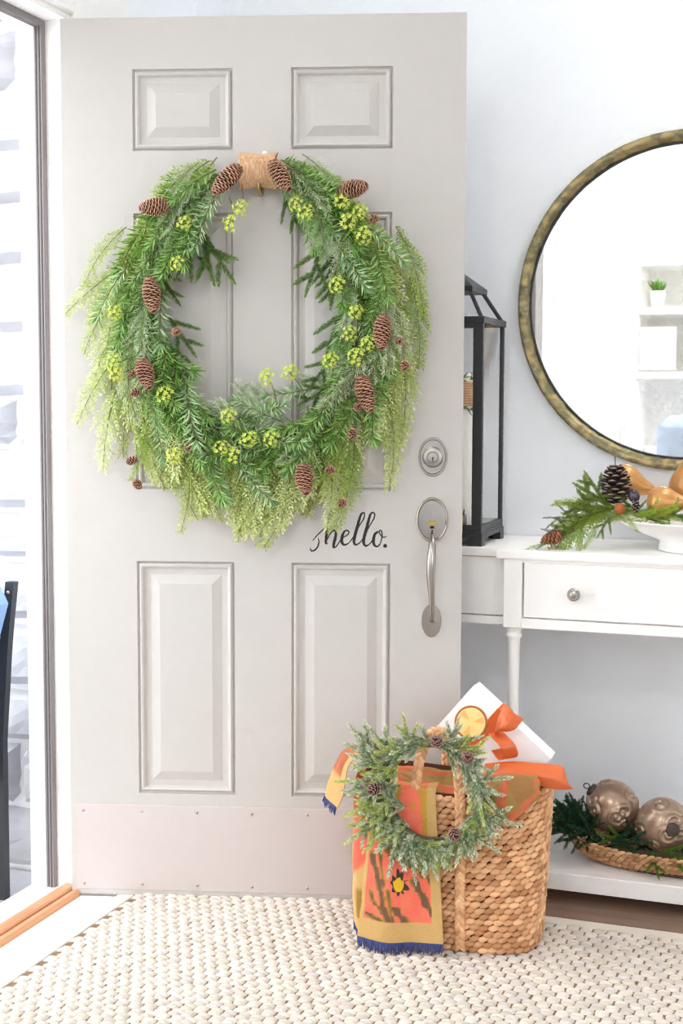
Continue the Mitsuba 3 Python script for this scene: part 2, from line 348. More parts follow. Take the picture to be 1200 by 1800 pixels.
add(kp, cbox((0.012, -0.0022, 0.020), (DW - 0.012, 0.0, 0.226), 0.0008), 'kick_paint', M=DM, label='pinkish kick plate with small screws')
scr = mikit.ply(lathe([(0, 0.0018), (0.0025, 0.0015), (0.0035, 0.0)][::-1], 10), 'nickel', True)
RX = np.eye(4); RX[:3, :3] = [[1, 0, 0], [0, 0, -1], [0, 1, 0]]       # local z -> -y (out of the face)
for u in (0.03, 0.169, 0.30, 0.43, 0.56, 0.69, 0.82):
    for zz in (0.210, 0.034): put(kp + '__screw', scr, DM @ mv(u, -0.0022, zz) @ RX)
add(dr_ + '__sweep', cbox((0.004, -0.003, -0.0005), (DW - 0.004, DT * 0.8, 0.0075), 0.001), 'weatherstrip', M=DM, label='dark sweep under the door')
for zc in (1.763, 1.026, 0.281):
    hk = uniq(dr_ + '__hinge')
    add(hk + '__leaf', cbox((-0.050, J0 - 0.0025, zc - 0.045), (-0.016, J0 + 0.0005, zc + 0.045), 0.0006), 'hinge_satin')
    add(hk + '__leaf', cbox((-0.0018, 0.006, zc - 0.045), (0.0, 0.040, zc + 0.045), 0.0005), 'nickel', M=DM)
    add(hk + '__pin', tube([(-0.011, J0 + 0.024, zc - 0.047), (-0.011, J0 + 0.024, zc + 0.047)], 0.0055, 10), 'nickel', 40)
# deadbolt
def oval(prof, sx, sz): return lathe(prof, 40, sx, sz)
db = dr_ + '__deadbolt'
D0 = DM @ mv(0.846, 0, 1.048) @ RX
add(db + '__plate', oval([(0, 0), (1, 0.0), (1, 0.004), (0.965, 0.0065), (0.90, 0.0065), (0.86, 0.0045), (0, 0.0045)], 0.0325, 0.0445), 'nickel', 35, M=D0)
add(db + '__cylinder', lathe([(0, 0), (0.0245, 0.003), (0.0215, 0.016), (0.0205, 0.0185), (0.0145, 0.0195), (0.0125, 0.0195), (0.0115, 0.0175), (0, 0.0175)], 36), 'nickel', 35, M=D0)
add(db + '__key_face', lathe([(0, 0.017), (0.0095, 0.017), (0.0095, 0.019), (0.0085, 0.0195), (0, 0.0195)], 24), 'nickel', 35, M=D0 @ mv(0, -0.002, 0))
add(db + '__keyhole', cat([cbox((-0.0011, -0.0075, 0.019), (0.0011, 0.001, 0.0199), 0.0003), lathe([(0, 0.019), (0.0017, 0.019), (0.0017, 0.0199), (0, 0.0199)], 12)]), 'dark_hole', M=D0 @ mv(0, -0.001, 0), label='black keyhole')
# handle set
hs = dr_ + '__handle_set'
H0 = DM @ mv(0.8455, 0, 0.905) @ RX
plate = oval([(0, 0), (1, 0), (1, 0.004), (0.97, 0.0085), (0.93, 0.0095), (0.88, 0.0085), (0.85, 0.0065), (0.5, 0.0072), (0, 0.0075)], 0.0365, 0.0515)
add(hs + '__upper_plate', plate, 'nickel', 35, M=H0, label='oval nickel plate above the grip')
tl = np.array([(x, y) for x, y in [(-0.013, 0.003), (-0.008, -0.002), (0, -0.0035), (0.008, -0.002), (0.013, 0.003), (0.008, 0.0065), (-0.008, 0.0065)]])
add(hs + '__thumb_latch', extr(Polygon(tl), 0.020).apply_translation((0, -0.008, 0.006)), 'brass', M=H0, label='brass thumb latch')
add(hs + '__slot', cbox((-0.0045, -0.020, 0.0055), (0.0045, -0.014, 0.0085), 0.0005), 'dark_hole', M=H0)
gp = smoothpath([(0, -0.028, 0.006), (0, -0.036, 0.024), (0.0005, -0.055, 0.040), (-0.001, -0.085, 0.047), (-0.002, -0.125, 0.047), (0, -0.165, 0.040), (0.001, -0.200, 0.030), (0.001, -0.224, 0.018), (0.001, -0.232, 0.004)], 6)
s_ = np.linspace(0, 1, len(gp)); rad = 0.0055 + 0.0052 * np.exp(-((s_ - 0.42) / 0.22) ** 2)
add(hs + '__grip', tube(gp, rad, 14), 'nickel', 50, M=H0)
add(hs + '__lower_plate', oval([(0, 0), (1, 0), (1, 0.003), (0.95, 0.0055), (0.6, 0.0062), (0, 0.0065)], 0.0225, 0.0375), 'nickel', 35, M=DM @ mv(0.8455, 0, 0.672) @ RX)
add(hs + '__screw', lathe([(0, 0), (0.006, 0), (0.006, 0.008), (0.004, 0.010), (0, 0.0105)], 14), 'nickel', 40, M=DM @ mv(0.850, 0, 0.674) @ RX)
add(dr_ + '__latch_face', cbox((DW - 0.0005, 0.010, 0.875), (DW + 0.0012, 0.034, 0.935), 0.0004), 'brass', M=DM, label='brass latch face on the door edge')
# hello. lettering, brush script strokes (x right, y down, r) on a 7.5 px grid
STK = [[(40, 630, 6), (55, 664, 9), (95, 655, 9), (135, 610, 9), (154, 550, 8), (146, 500, 6)],
       [(70, 528, 5), (130, 458, 7), (200, 388, 8), (265, 325, 7), (318, 225, 8), (340, 155, 8), (322, 128, 8), (300, 170, 13), (285, 250, 17), (268, 350, 19), (254, 450, 18), (245, 545, 15), (252, 566, 9), (268, 562, 7)],
       [(258, 520, 6), (300, 440, 7), (345, 396, 9), (376, 402, 14), (375, 470, 18), (352, 560, 18), (350, 612, 13), (385, 600, 8), (440, 520, 7), (480, 480, 7), (525, 455, 7), (552, 412, 8), (530, 390, 9), (490, 404, 12), (462, 470, 18), (457, 540, 18), (487, 580, 13), (540, 560, 7), (600, 490, 6), (680, 340, 7), (745, 235, 8), (757, 172, 8), (735, 155, 9), (703, 195, 15), (664, 330, 19), (625, 480, 20), (620, 550, 17), (645, 578, 11), (700, 545, 7), (745, 480, 6), (822, 330, 7), (880, 232, 8), (890, 170, 8), (862, 150, 9), (828, 195, 15), (790, 340, 19), (750, 490, 20), (748, 560, 17), (780, 591, 11), (830, 560, 7), (872, 500, 7)],
       [(935, 402, 11), (893, 440, 17), (877, 520, 19), (885, 575, 15), (925, 598, 10), (965, 560, 7), (988, 480, 8), (988, 412, 8), (968, 383, 8), (952, 405, 7), (975, 452, 7), (1012, 475, 7), (1048, 461, 5)],
       [(1030, 588, 25), (1031, 588, 25)]]
sh = []
for st in STK:
    P = smoothpath(st, 8)
    for a, b in zip(P[:-1], P[1:]): sh.append(unary_union([Point(a[0], a[1]).buffer(max(a[2], 3), 6), Point(b[0], b[1]).buffer(max(b[2], 3), 6)]).convex_hull)
hel = unary_union(sh).simplify(0.8)
hx, hz = 0.208 / 1200, 0.131 / 750
from shapely import affinity
hel = affinity.affine_transform(hel, [hx, 0, 0, -hz, 0.5600, 0.9465])
add(dr_ + '__lettering', extr(hel, 0.0006, XZ), 'black_vinyl', M=DM, label='black brush script lettering reading hello.')

# ------------------------------------------------------------------ foliage makers (local x = along the stem, z = faces the viewer)
def leaves(B, D, N, L, W, C, tipC=None):
    """flat pointed needles: base, direction, face normal, length, width, colour each"""
    B, D, N = map(np.asarray, (B, D, N)); L = np.broadcast_to(L, len(B))[:, None]; W = np.broadcast_to(W, len(B))[:, None]
    D = D / np.linalg.norm(D, axis=1, keepdims=True); Sd = np.cross(N, D); Sd /= np.linalg.norm(Sd, axis=1, keepdims=True) + 1e-9
    V = np.stack([B, B + D * L * 0.45 + Sd * W / 2, B + D * L, B + D * L * 0.45 - Sd * W / 2], 1).reshape(-1, 3)
    k = np.arange(len(B))[:, None] * 4
    F = np.stack([k + [0, 3, 2], k + [0, 2, 1]], 1).reshape(-1, 3)
    C = np.asarray(C); tc = C if tipC is None else np.asarray(tipC)
    col = np.stack([C, C, tc, C], 1).reshape(-1, 3)
    return V, F, col
def join(parts):
    V, F, C, o = [], [], [], 0
    for v, f, c in parts:
        V.append(v); F.append(np.asarray(f) + o); C.append(c); o += len(v)
    return (np.vstack(V), np.vstack(F)), np.vstack(C)
def stick(P, r, col, n=4):
    m = tube(P, r, n); return np.array(m.vertices), np.array(m.faces), np.repeat([col], len(m.vertices), 0)
def jit(r, c, n, a=0.18):
    c = np.asarray(c); k = r.uniform(1 - a, 1 + a, (n, 1)); h = r.uniform(1 - a * 0.5, 1 + a * 0.5, (n, 3)); return np.clip(c * k * h, 0, 0.9)
def cedar(r, L=0.20, bend=0.25, c0=S(134, 156, 74), c1=S(198, 208, 134), nb=15, bl=0.05, lf=0.0098):
    s = np.linspace(0, 1, 14); side = bend
    stem = np.stack([L * s, side * L * s ** 2, -0.10 * L * s ** 2], 1); parts = [stick(stem, np.linspace(0.0012, 0.0005, 14), S(120, 110, 62))]
    B, D, N, C, TC = [], [], [], [], []
    for i in range(nb):
        t = 0.04 + 0.94 * i / nb
        for sd in (-1, 1):
            t2 = min(t + 0.02 * sd + r.uniform(-.015, .015), 1)
            p = np.array([np.interp(t2, s, stem[:, k]) for k in range(3)])
            tg = np.array([1, 2 * side * t2, -0.2 * t2]); tg /= np.linalg.norm(tg)
            an = math.radians(r.uniform(26, 42)) * sd; lat = np.array([-tg[1], tg[0], 0])
            d = tg * math.cos(an) + lat * math.sin(an) + np.array([0, 0, r.uniform(-.35, .25)]); d /= np.linalg.norm(d)
            ln = bl * (1 - 0.78 * t2 ** 1.3) * r.uniform(0.7, 1.1) * min(1, 0.5 + t2 * 3)
            m = max(int(ln / 0.0056), 3)
            for k in range(m):
                q = p + d * ln * k / m + tg * 0.25 * ln * (k / m) ** 2
                for s2 in (-1, 1):
                    lat2 = np.cross([0, 0, 1.0], d)
                    dd = d + lat2 * s2 * 0.55 + np.array([0, 0, r.uniform(-.3, .3)])
                    B.append(q); D.append(dd); N.append([r.uniform(-.4, .4), r.uniform(-.4, .4), 1]); C.append(t2 * 0.6 + 0.4 * k / m)
            B.append(p + d * ln + tg * .25 * ln); D.append(d + tg * .3); N.append([0, 0, 1]); C.append(1)
    C = np.array(C)[:, None]; col = np.clip((c0 * (1 - C) + c1 * C) * r.uniform(0.8, 1.2, (len(C), 1)), 0, .9)
    n = len(B); parts.append(leaves(B, D, N, r.uniform(0.85, 1.2, n) * lf, r.uniform(0.8, 1.2, n) * 0.0034, col))
    return join(parts)
def fir(r, L=0.12, nl=0.031, n=96, c0=S(64, 108, 40), c1=S(168, 206, 124), w=0.0035, cone=58, flat=0.75):
    s = np.linspace(0, 1, 8); stem = np.stack([L * s, 0.12 * L * s ** 2, -0.12 * L * s ** 2], 1)
    parts = [stick(stem, np.linspace(0.0016, 0.0008, 8), S(110, 96, 60))]
    t = np.concatenate([np.linspace(0.03, 1, n - 16), np.full(16, 1.0)]) + r.uniform(-.02, .02, n); t = np.clip(t, 0, 1)
    B = np.stack([np.interp(t, s, stem[:, k]) for k in range(3)], 1)
    th = np.arange(n) * 2.39996; an = np.radians(r.uniform(cone - 18, cone + 14, n)); an[-16:] = np.radians(r.uniform(5, 50, 16))
    D = np.stack([np.cos(an), np.sin(an) * np.cos(th), np.sin(an) * np.sin(th) * flat + 0.1], 1)
    N = np.cross(D, r.normal(size=(n, 3))) * 0.6 + [0, 0, 1.0]
    k = r.uniform(0, 1, (n, 1)); col = c0 * (1 - k) + c1 * k
    parts.append(leaves(B, D, N, nl * r.uniform(0.75, 1.15, n), w * r.uniform(.8, 1.2, n), col, np.clip(col * 1.25, 0, .9)))
    return join(parts)
def juniper(r, L=0.15, c0=S(92, 122, 68), c1=S(222, 230, 200), nb=10, bl=0.055, bend=0.2, nd=0.0105):
    s = np.linspace(0, 1, 10); stem = np.stack([L * s, bend * L * s ** 2, -0.1 * L * s ** 2], 1); parts = [stick(stem, np.linspace(.0016, .0007, 10), S(140, 128, 96))]
    B, D, N, C = [], [], [], []
    def branch(p, d, ln, t2):
        m = max(int(ln / 0.0022), 6)
        for k in range(m):
            th = k * 2.4; e1 = np.cross(d, [0, 0, 1.0]); e1 /= np.linalg.norm(e1) + 1e-9; e2 = np.cross(e1, d)
            B.append(p + d * ln * k / m + np.array([0.15 * ln * (k / m) ** 2, 0, 0])); D.append(d * 0.85 + e1 * math.cos(th) * .55 + e2 * math.sin(th) * .45); N.append(e2 + r.normal(size=3) * .4); C.append(0.25 + 0.75 * k / m * r.uniform(.6, 1))
    for i in range(nb):
        for sd in (-1, 1):
            t2 = 0.08 + 0.88 * (i + 0.5 * (sd > 0)) / nb
            p = np.array([np.interp(t2, s, stem[:, k]) for k in range(3)]); an = math.radians(r.uniform(20, 38)) * sd
            d = np.array([math.cos(an), math.sin(an) + 2 * bend * t2, r.uniform(-.25, .3)]); d /= np.linalg.norm(d)
            branch(p, d, bl * (1 - .7 * t2) * r.uniform(.75, 1.1), t2)
    branch(stem[-2], np.array([1, 2 * bend, -.1]) / np.linalg.norm([1, 2 * bend, -.1]), 0.022, 1)
    C = np.array(C)[:, None]; n = len(B); col = np.clip((c0 * (1 - C) + c1 * C) * r.uniform(.8, 1.2, (n, 1)), 0, .9)
    parts.append(leaves(B, D, N, nd * r.uniform(.8, 1.2, n), 0.0019, col, np.clip(col * 1.2, 0, .9))); return join(parts)
def spruce(r, L=0.13, c0=S(66, 100, 52), c1=S(124, 154, 82), nl=0.0155, tw=3, n=230, w=0.0022, tip=None):
    parts = []; tw_list = [((0, 0, 0), (1, 0, 0), L)] + [((L * (0.12 + 0.24 * i), 0, 0), (math.cos(.7), (-1) ** i * math.sin(.7), r.uniform(-.15, .2)), L * (0.58 - .1 * i)) for i in range(tw)]
    for p, d, ln in tw_list:
        p, d = np.array(p, float), np.array(d, float); d /= np.linalg.norm(d); s = np.linspace(0, 1, 6)
        P = p + np.outer(s * ln, d) + np.outer(s ** 2 * ln * 0.12, [0, 0, -1]); parts.append(stick(P, np.linspace(.0014, .0007, 6), S(120, 96, 66)))
        m = int(n * ln / L); t = np.linspace(0.02, 1, m); Bq = np.stack([np.interp(t, s, P[:, k]) for k in range(3)], 1)
        e1 = np.cross([0, 0, 1.0], d); th = np.arange(m) * 2.4; a = np.where(t > .94, .3, .95)[:, None]
        D = d + a * (np.cos(th)[:, None] * e1 + np.abs(np.sin(th))[:, None] * np.array([0, 0, .75]) * np.sign(np.sin(th) + .4)[:, None])
        k = np.clip(r.uniform(-.2, .6, (m, 1)) + t[:, None] ** 2 * .6, 0, 1); col = c0 * (1 - k) + c1 * k
        parts.append(leaves(Bq, D, np.cross(D, r.normal(size=(m, 3))) * .5 + [0, 0, 1.0], nl * r.uniform(.8, 1.15, m) * (1 - .35 * t), w, col, np.clip(col * 1.15, 0, .9) if tip is None else col * .4 + tip * .6))
    return join(parts)
def umbel(r, R=0.020, c0=S(184, 204, 84), c1=S(226, 234, 128)):
    """a dill-like head: rays with little star florets"""
    parts = []; B, D, N = [], [], []
    for i in range(13):
        th = i * 2.4; q = math.sqrt((i + .5) / 13) * 1.25; d = np.array([math.sin(q) * math.cos(th), math.sin(q) * math.sin(th), math.cos(q)]); e = d * R * r.uniform(.8, 1.05)
        parts.append(stick(np.array([(0, 0, 0), e * .5, e]), 0.0005, S(150, 160, 80), 3))
        e1 = np.cross(d, [.3, .2, .9]); e1 /= np.linalg.norm(e1); e2 = np.cross(d, e1)
        for k in range(7):
            a = k * 0.9 + r.uniform(0, .4); B.append(e); D.append(e1 * math.cos(a) + e2 * math.sin(a) + d * .5); N.append(d)
    n = len(B); k = r.uniform(0, 1, (n, 1)); parts.append(leaves(B, D, N, 0.0084 * r.uniform(.8, 1.2, n), 0.0034, c0 * (1 - k) + c1 * k))
    return join(parts)
def cone_mesh(L, R, rows=13, per=7, c0=S(84, 52, 40), c1=S(150, 104, 78), tipc=S(196, 156, 128), spread=1.0, r=None):
    r = r or np.random.default_rng(1); V, F, C = [], [], []
    core = lathe([(0, 0.02 * L), (R * .35, .1 * L), (R * .62, .35 * L), (R * .5, .65 * L), (R * .2, .92 * L), (0, .97 * L)], 10)
    cv = np.array(core.vertices)[:, [2, 0, 1]]; parts = [(cv, np.array(core.faces), np.repeat([c0 * .7], len(cv), 0))]
    for i in range(rows * per):
        t = (i + .5) / (rows * per); x = L * (0.03 + .93 * t); rr = R * (math.sin(math.pi * min(.10 + .83 * t ** .9, 1)) ** .62); th = i * 2.39996 + r.uniform(-.06, .06)
        er = np.array([0, math.cos(th), math.sin(th)]); et = np.array([0, -math.sin(th), math.cos(th)]); ex = np.array([1.0, 0, 0])
        tilt = 0.5 + .25 * spread - .35 * t
        d = er * math.sin(.35 + tilt) + ex * math.cos(.35 + tilt) * 1.0; w = R * .36 * (1 - .35 * t) + .0008; up = np.cross(et, d)
        b = ex * (x - d[0] * rr * .62) + er * rr * .3; e = b + d * rr * .78 * (0.9 + .25 * spread); th_ = R * .05 + .0003
        P = [b - et * w * .4, b + et * w * .4, e - d * w * .35 + et * w, e + et * w * .35, e - et * w * .35, e - d * w * .35 - et * w]
        v = np.array([p + up * th_ for p in P] + [p - up * th_ for p in P])
        f = [[0, 1, 2], [0, 2, 5], [2, 3, 4], [2, 4, 5], [6, 8, 7], [6, 11, 8], [8, 10, 9], [8, 11, 10]] + [[a, a + 6, (a + 1) % 6 + 6] for a in range(6)] + [[a, (a + 1) % 6 + 6, (a + 1) % 6] for a in range(6)]
        k = r.uniform(.6, 1.1); cc = np.array([c0, c0, c1, tipc, tipc, c1] * 2) * k
        parts.append((v, np.array(f), np.clip(cc, 0, .9)))
    return join(parts)
def shapes(fn, k, bsdf='leaf', **kw):
    out = []
    for i in range(k):
        m, c = fn(np.random.default_rng(11 + 7 * i), **kw); out.append(mikit.ply(m, bsdf, color=c))
    return out

# ------------------------------------------------------------------ the big wreath on the door (door-local placement)
r_ = np.random.default_rng(21)
hg = thing('wreath_hanger', 'small brass hook on the door that holds up the big green wreath', 'hook')
add(hg + '__hook', tube(smoothpath([(0.457, -0.001, 1.722), (0.457, -0.004, 1.70), (0.457, -0.004, 1.655), (0.457, -0.012, 1.637), (0.457, -0.034, 1.634), (0.457, -0.058, 1.642), (0.457, -0.062, 1.655)], 5), 0.0045, 10), 'brass', 60, M=DM)
add(hg + '__pin', trimesh.creation.icosphere(2, 0.006).apply_translation((0.464, -0.008, 1.728)), 'ceramic', True, M=DM, label='white round pin head')
wr = thing('wreath', 'big green cedar wreath with pine cones and a burlap wrap, hanging on the door', 'wreath')
UC, ZC, RA, RB = 0.447, 1.385, 0.245, 0.300
def ringp(ph, n=0.045, ds=0.0): return np.array([UC + (RA + ds) * math.sin(ph), -n, ZC + (RB + ds) * math.cos(ph)])
ph = np.linspace(0, 2 * np.pi, 73)[:-1]
vine = cat([tube([ringp(a, 0.034 + 0.010 * math.sin(3 * a + k), 0.008 * math.cos(4 * a + 2 * k)) for a in ph], 0.0085, 8, closed=True) for k in range(3)])
mat('vine', S(92, 74, 56), 0.85)
add(wr + '__vine_ring', vine, 'vine', True, M=DM, label='brown twig ring')
bp = [(-.043, 1.02), (-.0425, 1.12), (-.036, 1.10), (-.024, 1.04), (-.010, 1.07), (.004, 1.0), (.018, 1.06), (.030, 1.03), (.039, 1.12), (.0405, 1.04)]
a_ = np.linspace(0, 2 * np.pi, 25)[:-1]
V = np.array([(x + 0.003 * math.sin(5 * t), 0.024 * k * math.cos(t) - 0.036, 0.036 * k * math.sin(t) + 0.002 * math.sin(3 * t + x * 90) - 0.9 * x * x - .004) for x, k in bp for t in a_])
F = [[i * 24 + j, i * 24 + (j + 1) % 24, (i + 1) * 24 + (j + 1) % 24, (i + 1) * 24 + j] for i in range(9) for j in range(24)]
F = np.array(F)
add(wr + '__burlap_wrap', (V, F), 'burlap', True, M=DM @ mv(UC + 0.008, 0, ZC + RB + 0.004), label='frayed burlap wrap at the top')
CED = shapes(cedar, 6) + shapes(cedar, 3, L=0.17, bend=.1, c0=S(166, 184, 112), c1=S(220, 226, 168)) + shapes(cedar, 3, c0=S(104, 136, 56), c1=S(160, 182, 88))
FIR = shapes(fir, 5) + shapes(fir, 3, c0=S(88, 132, 76), c1=S(196, 218, 172)) + shapes(fir, 3, L=.09, nl=.034, n=70, c0=S(52, 98, 34), c1=S(140, 182, 88), cone=66)
JUN = shapes(juniper, 5) + shapes(juniper, 2, c0=S(78, 120, 64), c1=S(158, 192, 120))
SPR = shapes(spruce, 4)
FLO_ = shapes(umbel, 4)
def sprig(key, lib, p, d, out, s=1.0, side=1, tw=0.35, **t):
    """p, d in door-local coordinates; out = how far the face normal leans"""
    zh = np.array([r_.normal() * tw, -1.0, r_.normal() * tw]) if out is None else np.array(out, float)
    put(key, lib[int(r_.integers(0, len(lib)))], DM @ frame(d, zh, p, (s, -side * s, s)), **t)
def dirs(ph):
    sd = 1.0 if math.sin(ph) >= 0 else -1.0
    tg = np.array([RA * math.cos(ph) * sd, 0, -RB * math.sin(ph) * sd]); tg /= np.linalg.norm(tg)
    nn = np.array([math.sin(ph), 0, math.cos(ph)]); return sd, tg, nn
G = np.array([0, 0, -1.0])
def layer(key, lib, n, p0, p1, wt, wn, wg, depth, ds, s0, s1, lift=0.0, jitter=0.25):
    for i in range(n):
        a = p0 + (p1 - p0) * (i + r_.uniform(-.4, .4)) / n
        sd, tg, nn = dirs(a)
        tp = max(0.0, math.cos(a))
        d = tg * wt + nn * (wn * (1 - .75 * tp) + r_.normal() * jitter * (1 - .4 * tp)) + G * (wg + .30 * tp) + np.array([0, -1, 0]) * (lift + r_.normal() * .10)
        sprig(key, lib, ringp(a, r_.uniform(*depth), r_.uniform(*ds)), d, None, r_.uniform(s0, s1), sd)
D2 = math.radians
K = wr + '__'
# back: long drooping cedar
layer(K + 'cedar_spray', CED[:6] + CED[9:], 36, D2(12), D2(172), .75, .42, .20, (.022, .055), (-.01, .06), .85, 1.15, .02, .18)
layer(K + 'cedar_spray', CED[:9], 36, D2(188), D2(348), .75, .42, .20, (.022, .055), (-.01, .06), .85, 1.15, .02, .18)
layer(K + 'cedar_spray', CED[:9], 30, D2(125), D2(238), .10, .15, 1.0, (.025, .07), (.0, .06), .86, 1.12, .03, .12)
layer(K + 'cedar_spray', CED, 18, D2(60), D2(130), .30, .30, .8, (.03, .06), (.01, .06), .9, 1.2, .02, .12)
layer(K + 'cedar_spray', CED, 18, D2(230), D2(300), .30, .34, .8, (.03, .06), (.01, .06), .9, 1.2, .02, .12)
layer(K + 'cedar_spray', CED[:6] + CED[9:], 16, D2(18), D2(80), .75, .95, .25, (.02, .05), (.0, .05), .75, 1.0, .02, .15)
layer(K + 'cedar_spray', CED[:9], 16, D2(280), D2(342), .75, .95, .25, (.02, .05), (.0, .05), .75, 1.0, .02, .15)
# middle and front
layer(K + 'fir_sprig', FIR, 56, D2(10), D2(178), .8, .05, .15, (.055, .085), (-.05, .05), .8, 1.1, .22, .5)
layer(K + 'fir_sprig', FIR, 56, D2(182), D2(350), .8, .05, .15, (.055, .085), (-.05, .05), .8, 1.1, .22, .5)
layer(K + 'juniper_sprig', JUN, 22, D2(8), D2(120), .85, .20, .15, (.06, .10), (-.03, .055), .75, 1.05, .10, .3)
layer(K + 'juniper_sprig', JUN[2:], 10, D2(120), D2(240), .4, -.5, .2, (.05, .08), (-.04, .02), .6, .9, .12, .4)
layer(K + 'juniper_sprig', JUN, 14, D2(235), D2(345), .85, .25, .15, (.055, .09), (-.03, .055), .7, 1.0, .10, .3)
layer(K + 'spruce_sprig', SPR, 6, D2(15), D2(165), .6, -.45, .3, (.04, .07), (-.05, -.01), .65, .95, .06, .25)
layer(K + 'spruce_sprig', SPR, 6, D2(195), D2(345), .6, -.45, .3, (.04, .07), (-.05, -.01), .65, .95, .06, .25)
for p, d, s in (((.32, -.05, 1.57), (.25, -.1, -1), 1.05), ((.33, -.05, 1.55), (.55, -.1, -1), 1.0), ((.30, -.05, 1.56), (.05, -.1, -1), .9), ((.60, -.06, 1.52), (-.35, -.2, -1), .9), ((.62, -.06, 1.50), (-.05, -.2, -1), .85)):
    sprig(K + 'spruce_sprig', SPR, p, d, None, s, 1)
# sprays whose tips break the outline
for p, d, s, sd, lib in (((.14, -.05, 1.47), (-.62, -.05, -.42), .95, -1, CED[6:9]), ((.16, -.06, 1.56), (-.8, -.05, -.62), .8, -1, CED[:6]), ((.12, -.05, 1.26), (-.55, -.05, -.75), .95, -1, CED[6:9]), ((.13, -.05, 1.20), (-.3, -.05, -1), 1.1, -1, CED[6:9]),
                        ((.76, -.05, 1.56), (.55, -.03, -.85), 1.0, 1, CED[9:]), ((.79, -.05, 1.45), (.35, -.03, -1), 1.0, 1, CED[9:]), ((.77, -.05, 1.30), (.25, -.03, -1), 1.15, 1, CED[:6]), ((.74, -.05, 1.20), (.3, -.03, -1), 1.1, 1, CED[:6]), ((.67, -.05, 1.08), (.02, -.05, -1), 1.0, 1, CED[9:]), ((.62, -.05, 1.02), (.02, -.05, -1), .8, 1, CED[6:9]),
                        ((.205, -.06, 1.13), (-.16, -.05, -1), .72, -1, CED[:6]), ((.20, -.07, 1.10), (-.10, -.08, -1), .55, 1, CED[9:]), ((.40, -.05, 1.04), (.3, -.05, -1), .9, 1, CED), ((.30, -.05, 1.02), (-.02, -.05, -1), .85, 1, CED[6:9]), ((.52, -.05, 1.02), (.0, -.05, -1), .8, 1, CED[6:9])):
    sprig(K + 'cedar_spray', lib, p, d, None, s, sd)
FLO = [(0.424, 1.593), (0.406, 1.561), (0.297, 1.562), (0.283, 1.474), (0.141, 1.368), (0.14, 1.257), (0.252, 1.188), (0.395, 1.141), (0.377, 1.068), (0.272, 1.052), (0.544, 1.603), (0.566, 1.582), (0.656, 1.563), (0.647, 1.609), (0.693, 1.535), (0.635, 1.428), (0.673, 1.37), (0.66, 1.321), (0.703, 1.301), (0.678, 1.271), (0.619, 1.264), (0.684, 1.584), (0.482, 1.227), (0.529, 1.238), (0.438, 1.092), (0.492, 1.092), (0.143, 1.23), (0.407, 1.054)]
for u, zz in FLO:
    fk = uniq(K + 'flower_cluster'); p = np.array([u, -.112, zz])
    d = np.array([r_.normal() * .4, -1, r_.normal() * .3 + .1]); put(fk + '__head', FLO_[int(r_.integers(0, 4))], DM @ frame(np.cross([0.1, .3, 1], d), d, p - np.array([0, -.012, 0]), (r_.uniform(.8, 1.05),) * 3))
    q = ringp(math.atan2((u - UC) / RA, (zz - ZC) / RB), .05); q = p + (q - p) * min(1, .075 / np.linalg.norm(q - p)) + [0, .02, 0]; add(fk + '__stem', tube(smoothpath([q, (p + q) / 2 + [0.006, -.012, 0], p + [0, .012, 0]], 5), .0009, 5), 'vine', True, M=DM)
BC = [((0.42, 1.686), (0.365, 1.622)), ((0.49, 1.694), (0.533, 1.627)), ((0.64, 1.628), (0.702, 1.638)), ((0.263, 1.602), (0.202, 1.592)), ((0.219, 1.445), (0.233, 1.365)), ((0.735, 1.361), (0.732, 1.285)), ((0.686, 1.23), (0.709, 1.149)), ((0.558, 1.035), (0.569, 0.968)), ((0.199, 1.265), (0.222, 1.198))]
SC = [(0.718, 1.573), (0.772, 1.307), (0.783, 1.26), (0.275, 1.328), (0.191, 1.238), (0.191, 1.197), (0.185, 1.045), (0.18, 0.995), (0.304, 1.063), (0.678, 1.159), (0.669, 1.112), (0.625, 1.023), (0.651, 0.954)]
CONES = []
for i in range(2):
    m, c = cone_mesh(0.09, 0.0195, 15, 7, r=np.random.default_rng(5 + i), spread=.6, c0=S(70, 40, 30), c1=S(138, 92, 68)); CONES.append(mikit.ply(m, 'matte_color', color=c))
m, c = cone_mesh(0.026, 0.0095, 6, 6, r=np.random.default_rng(9), c1=S(160, 108, 84)); CONE_S = mikit.ply(m, 'matte_color', color=c)
for i, (a, b) in enumerate(BC):
    d = np.array([b[0] - a[0], -.03, b[1] - a[1]]); L = np.linalg.norm(d)
    put(K + 'pine_cone', CONES[i % 2], DM @ frame(d, (0, -1, 0), (a[0], -.095, a[1]), (L / .09, 1.12, 1.12)))
for u, zz in SC:
    d = np.array([r_.normal() * .5, -1, r_.normal() * .5 - .3]); put(K + 'small_cone', CONE_S, DM @ frame(d, (0.1, .2, 1), (u, -.09, zz), (1.05,) * 3))

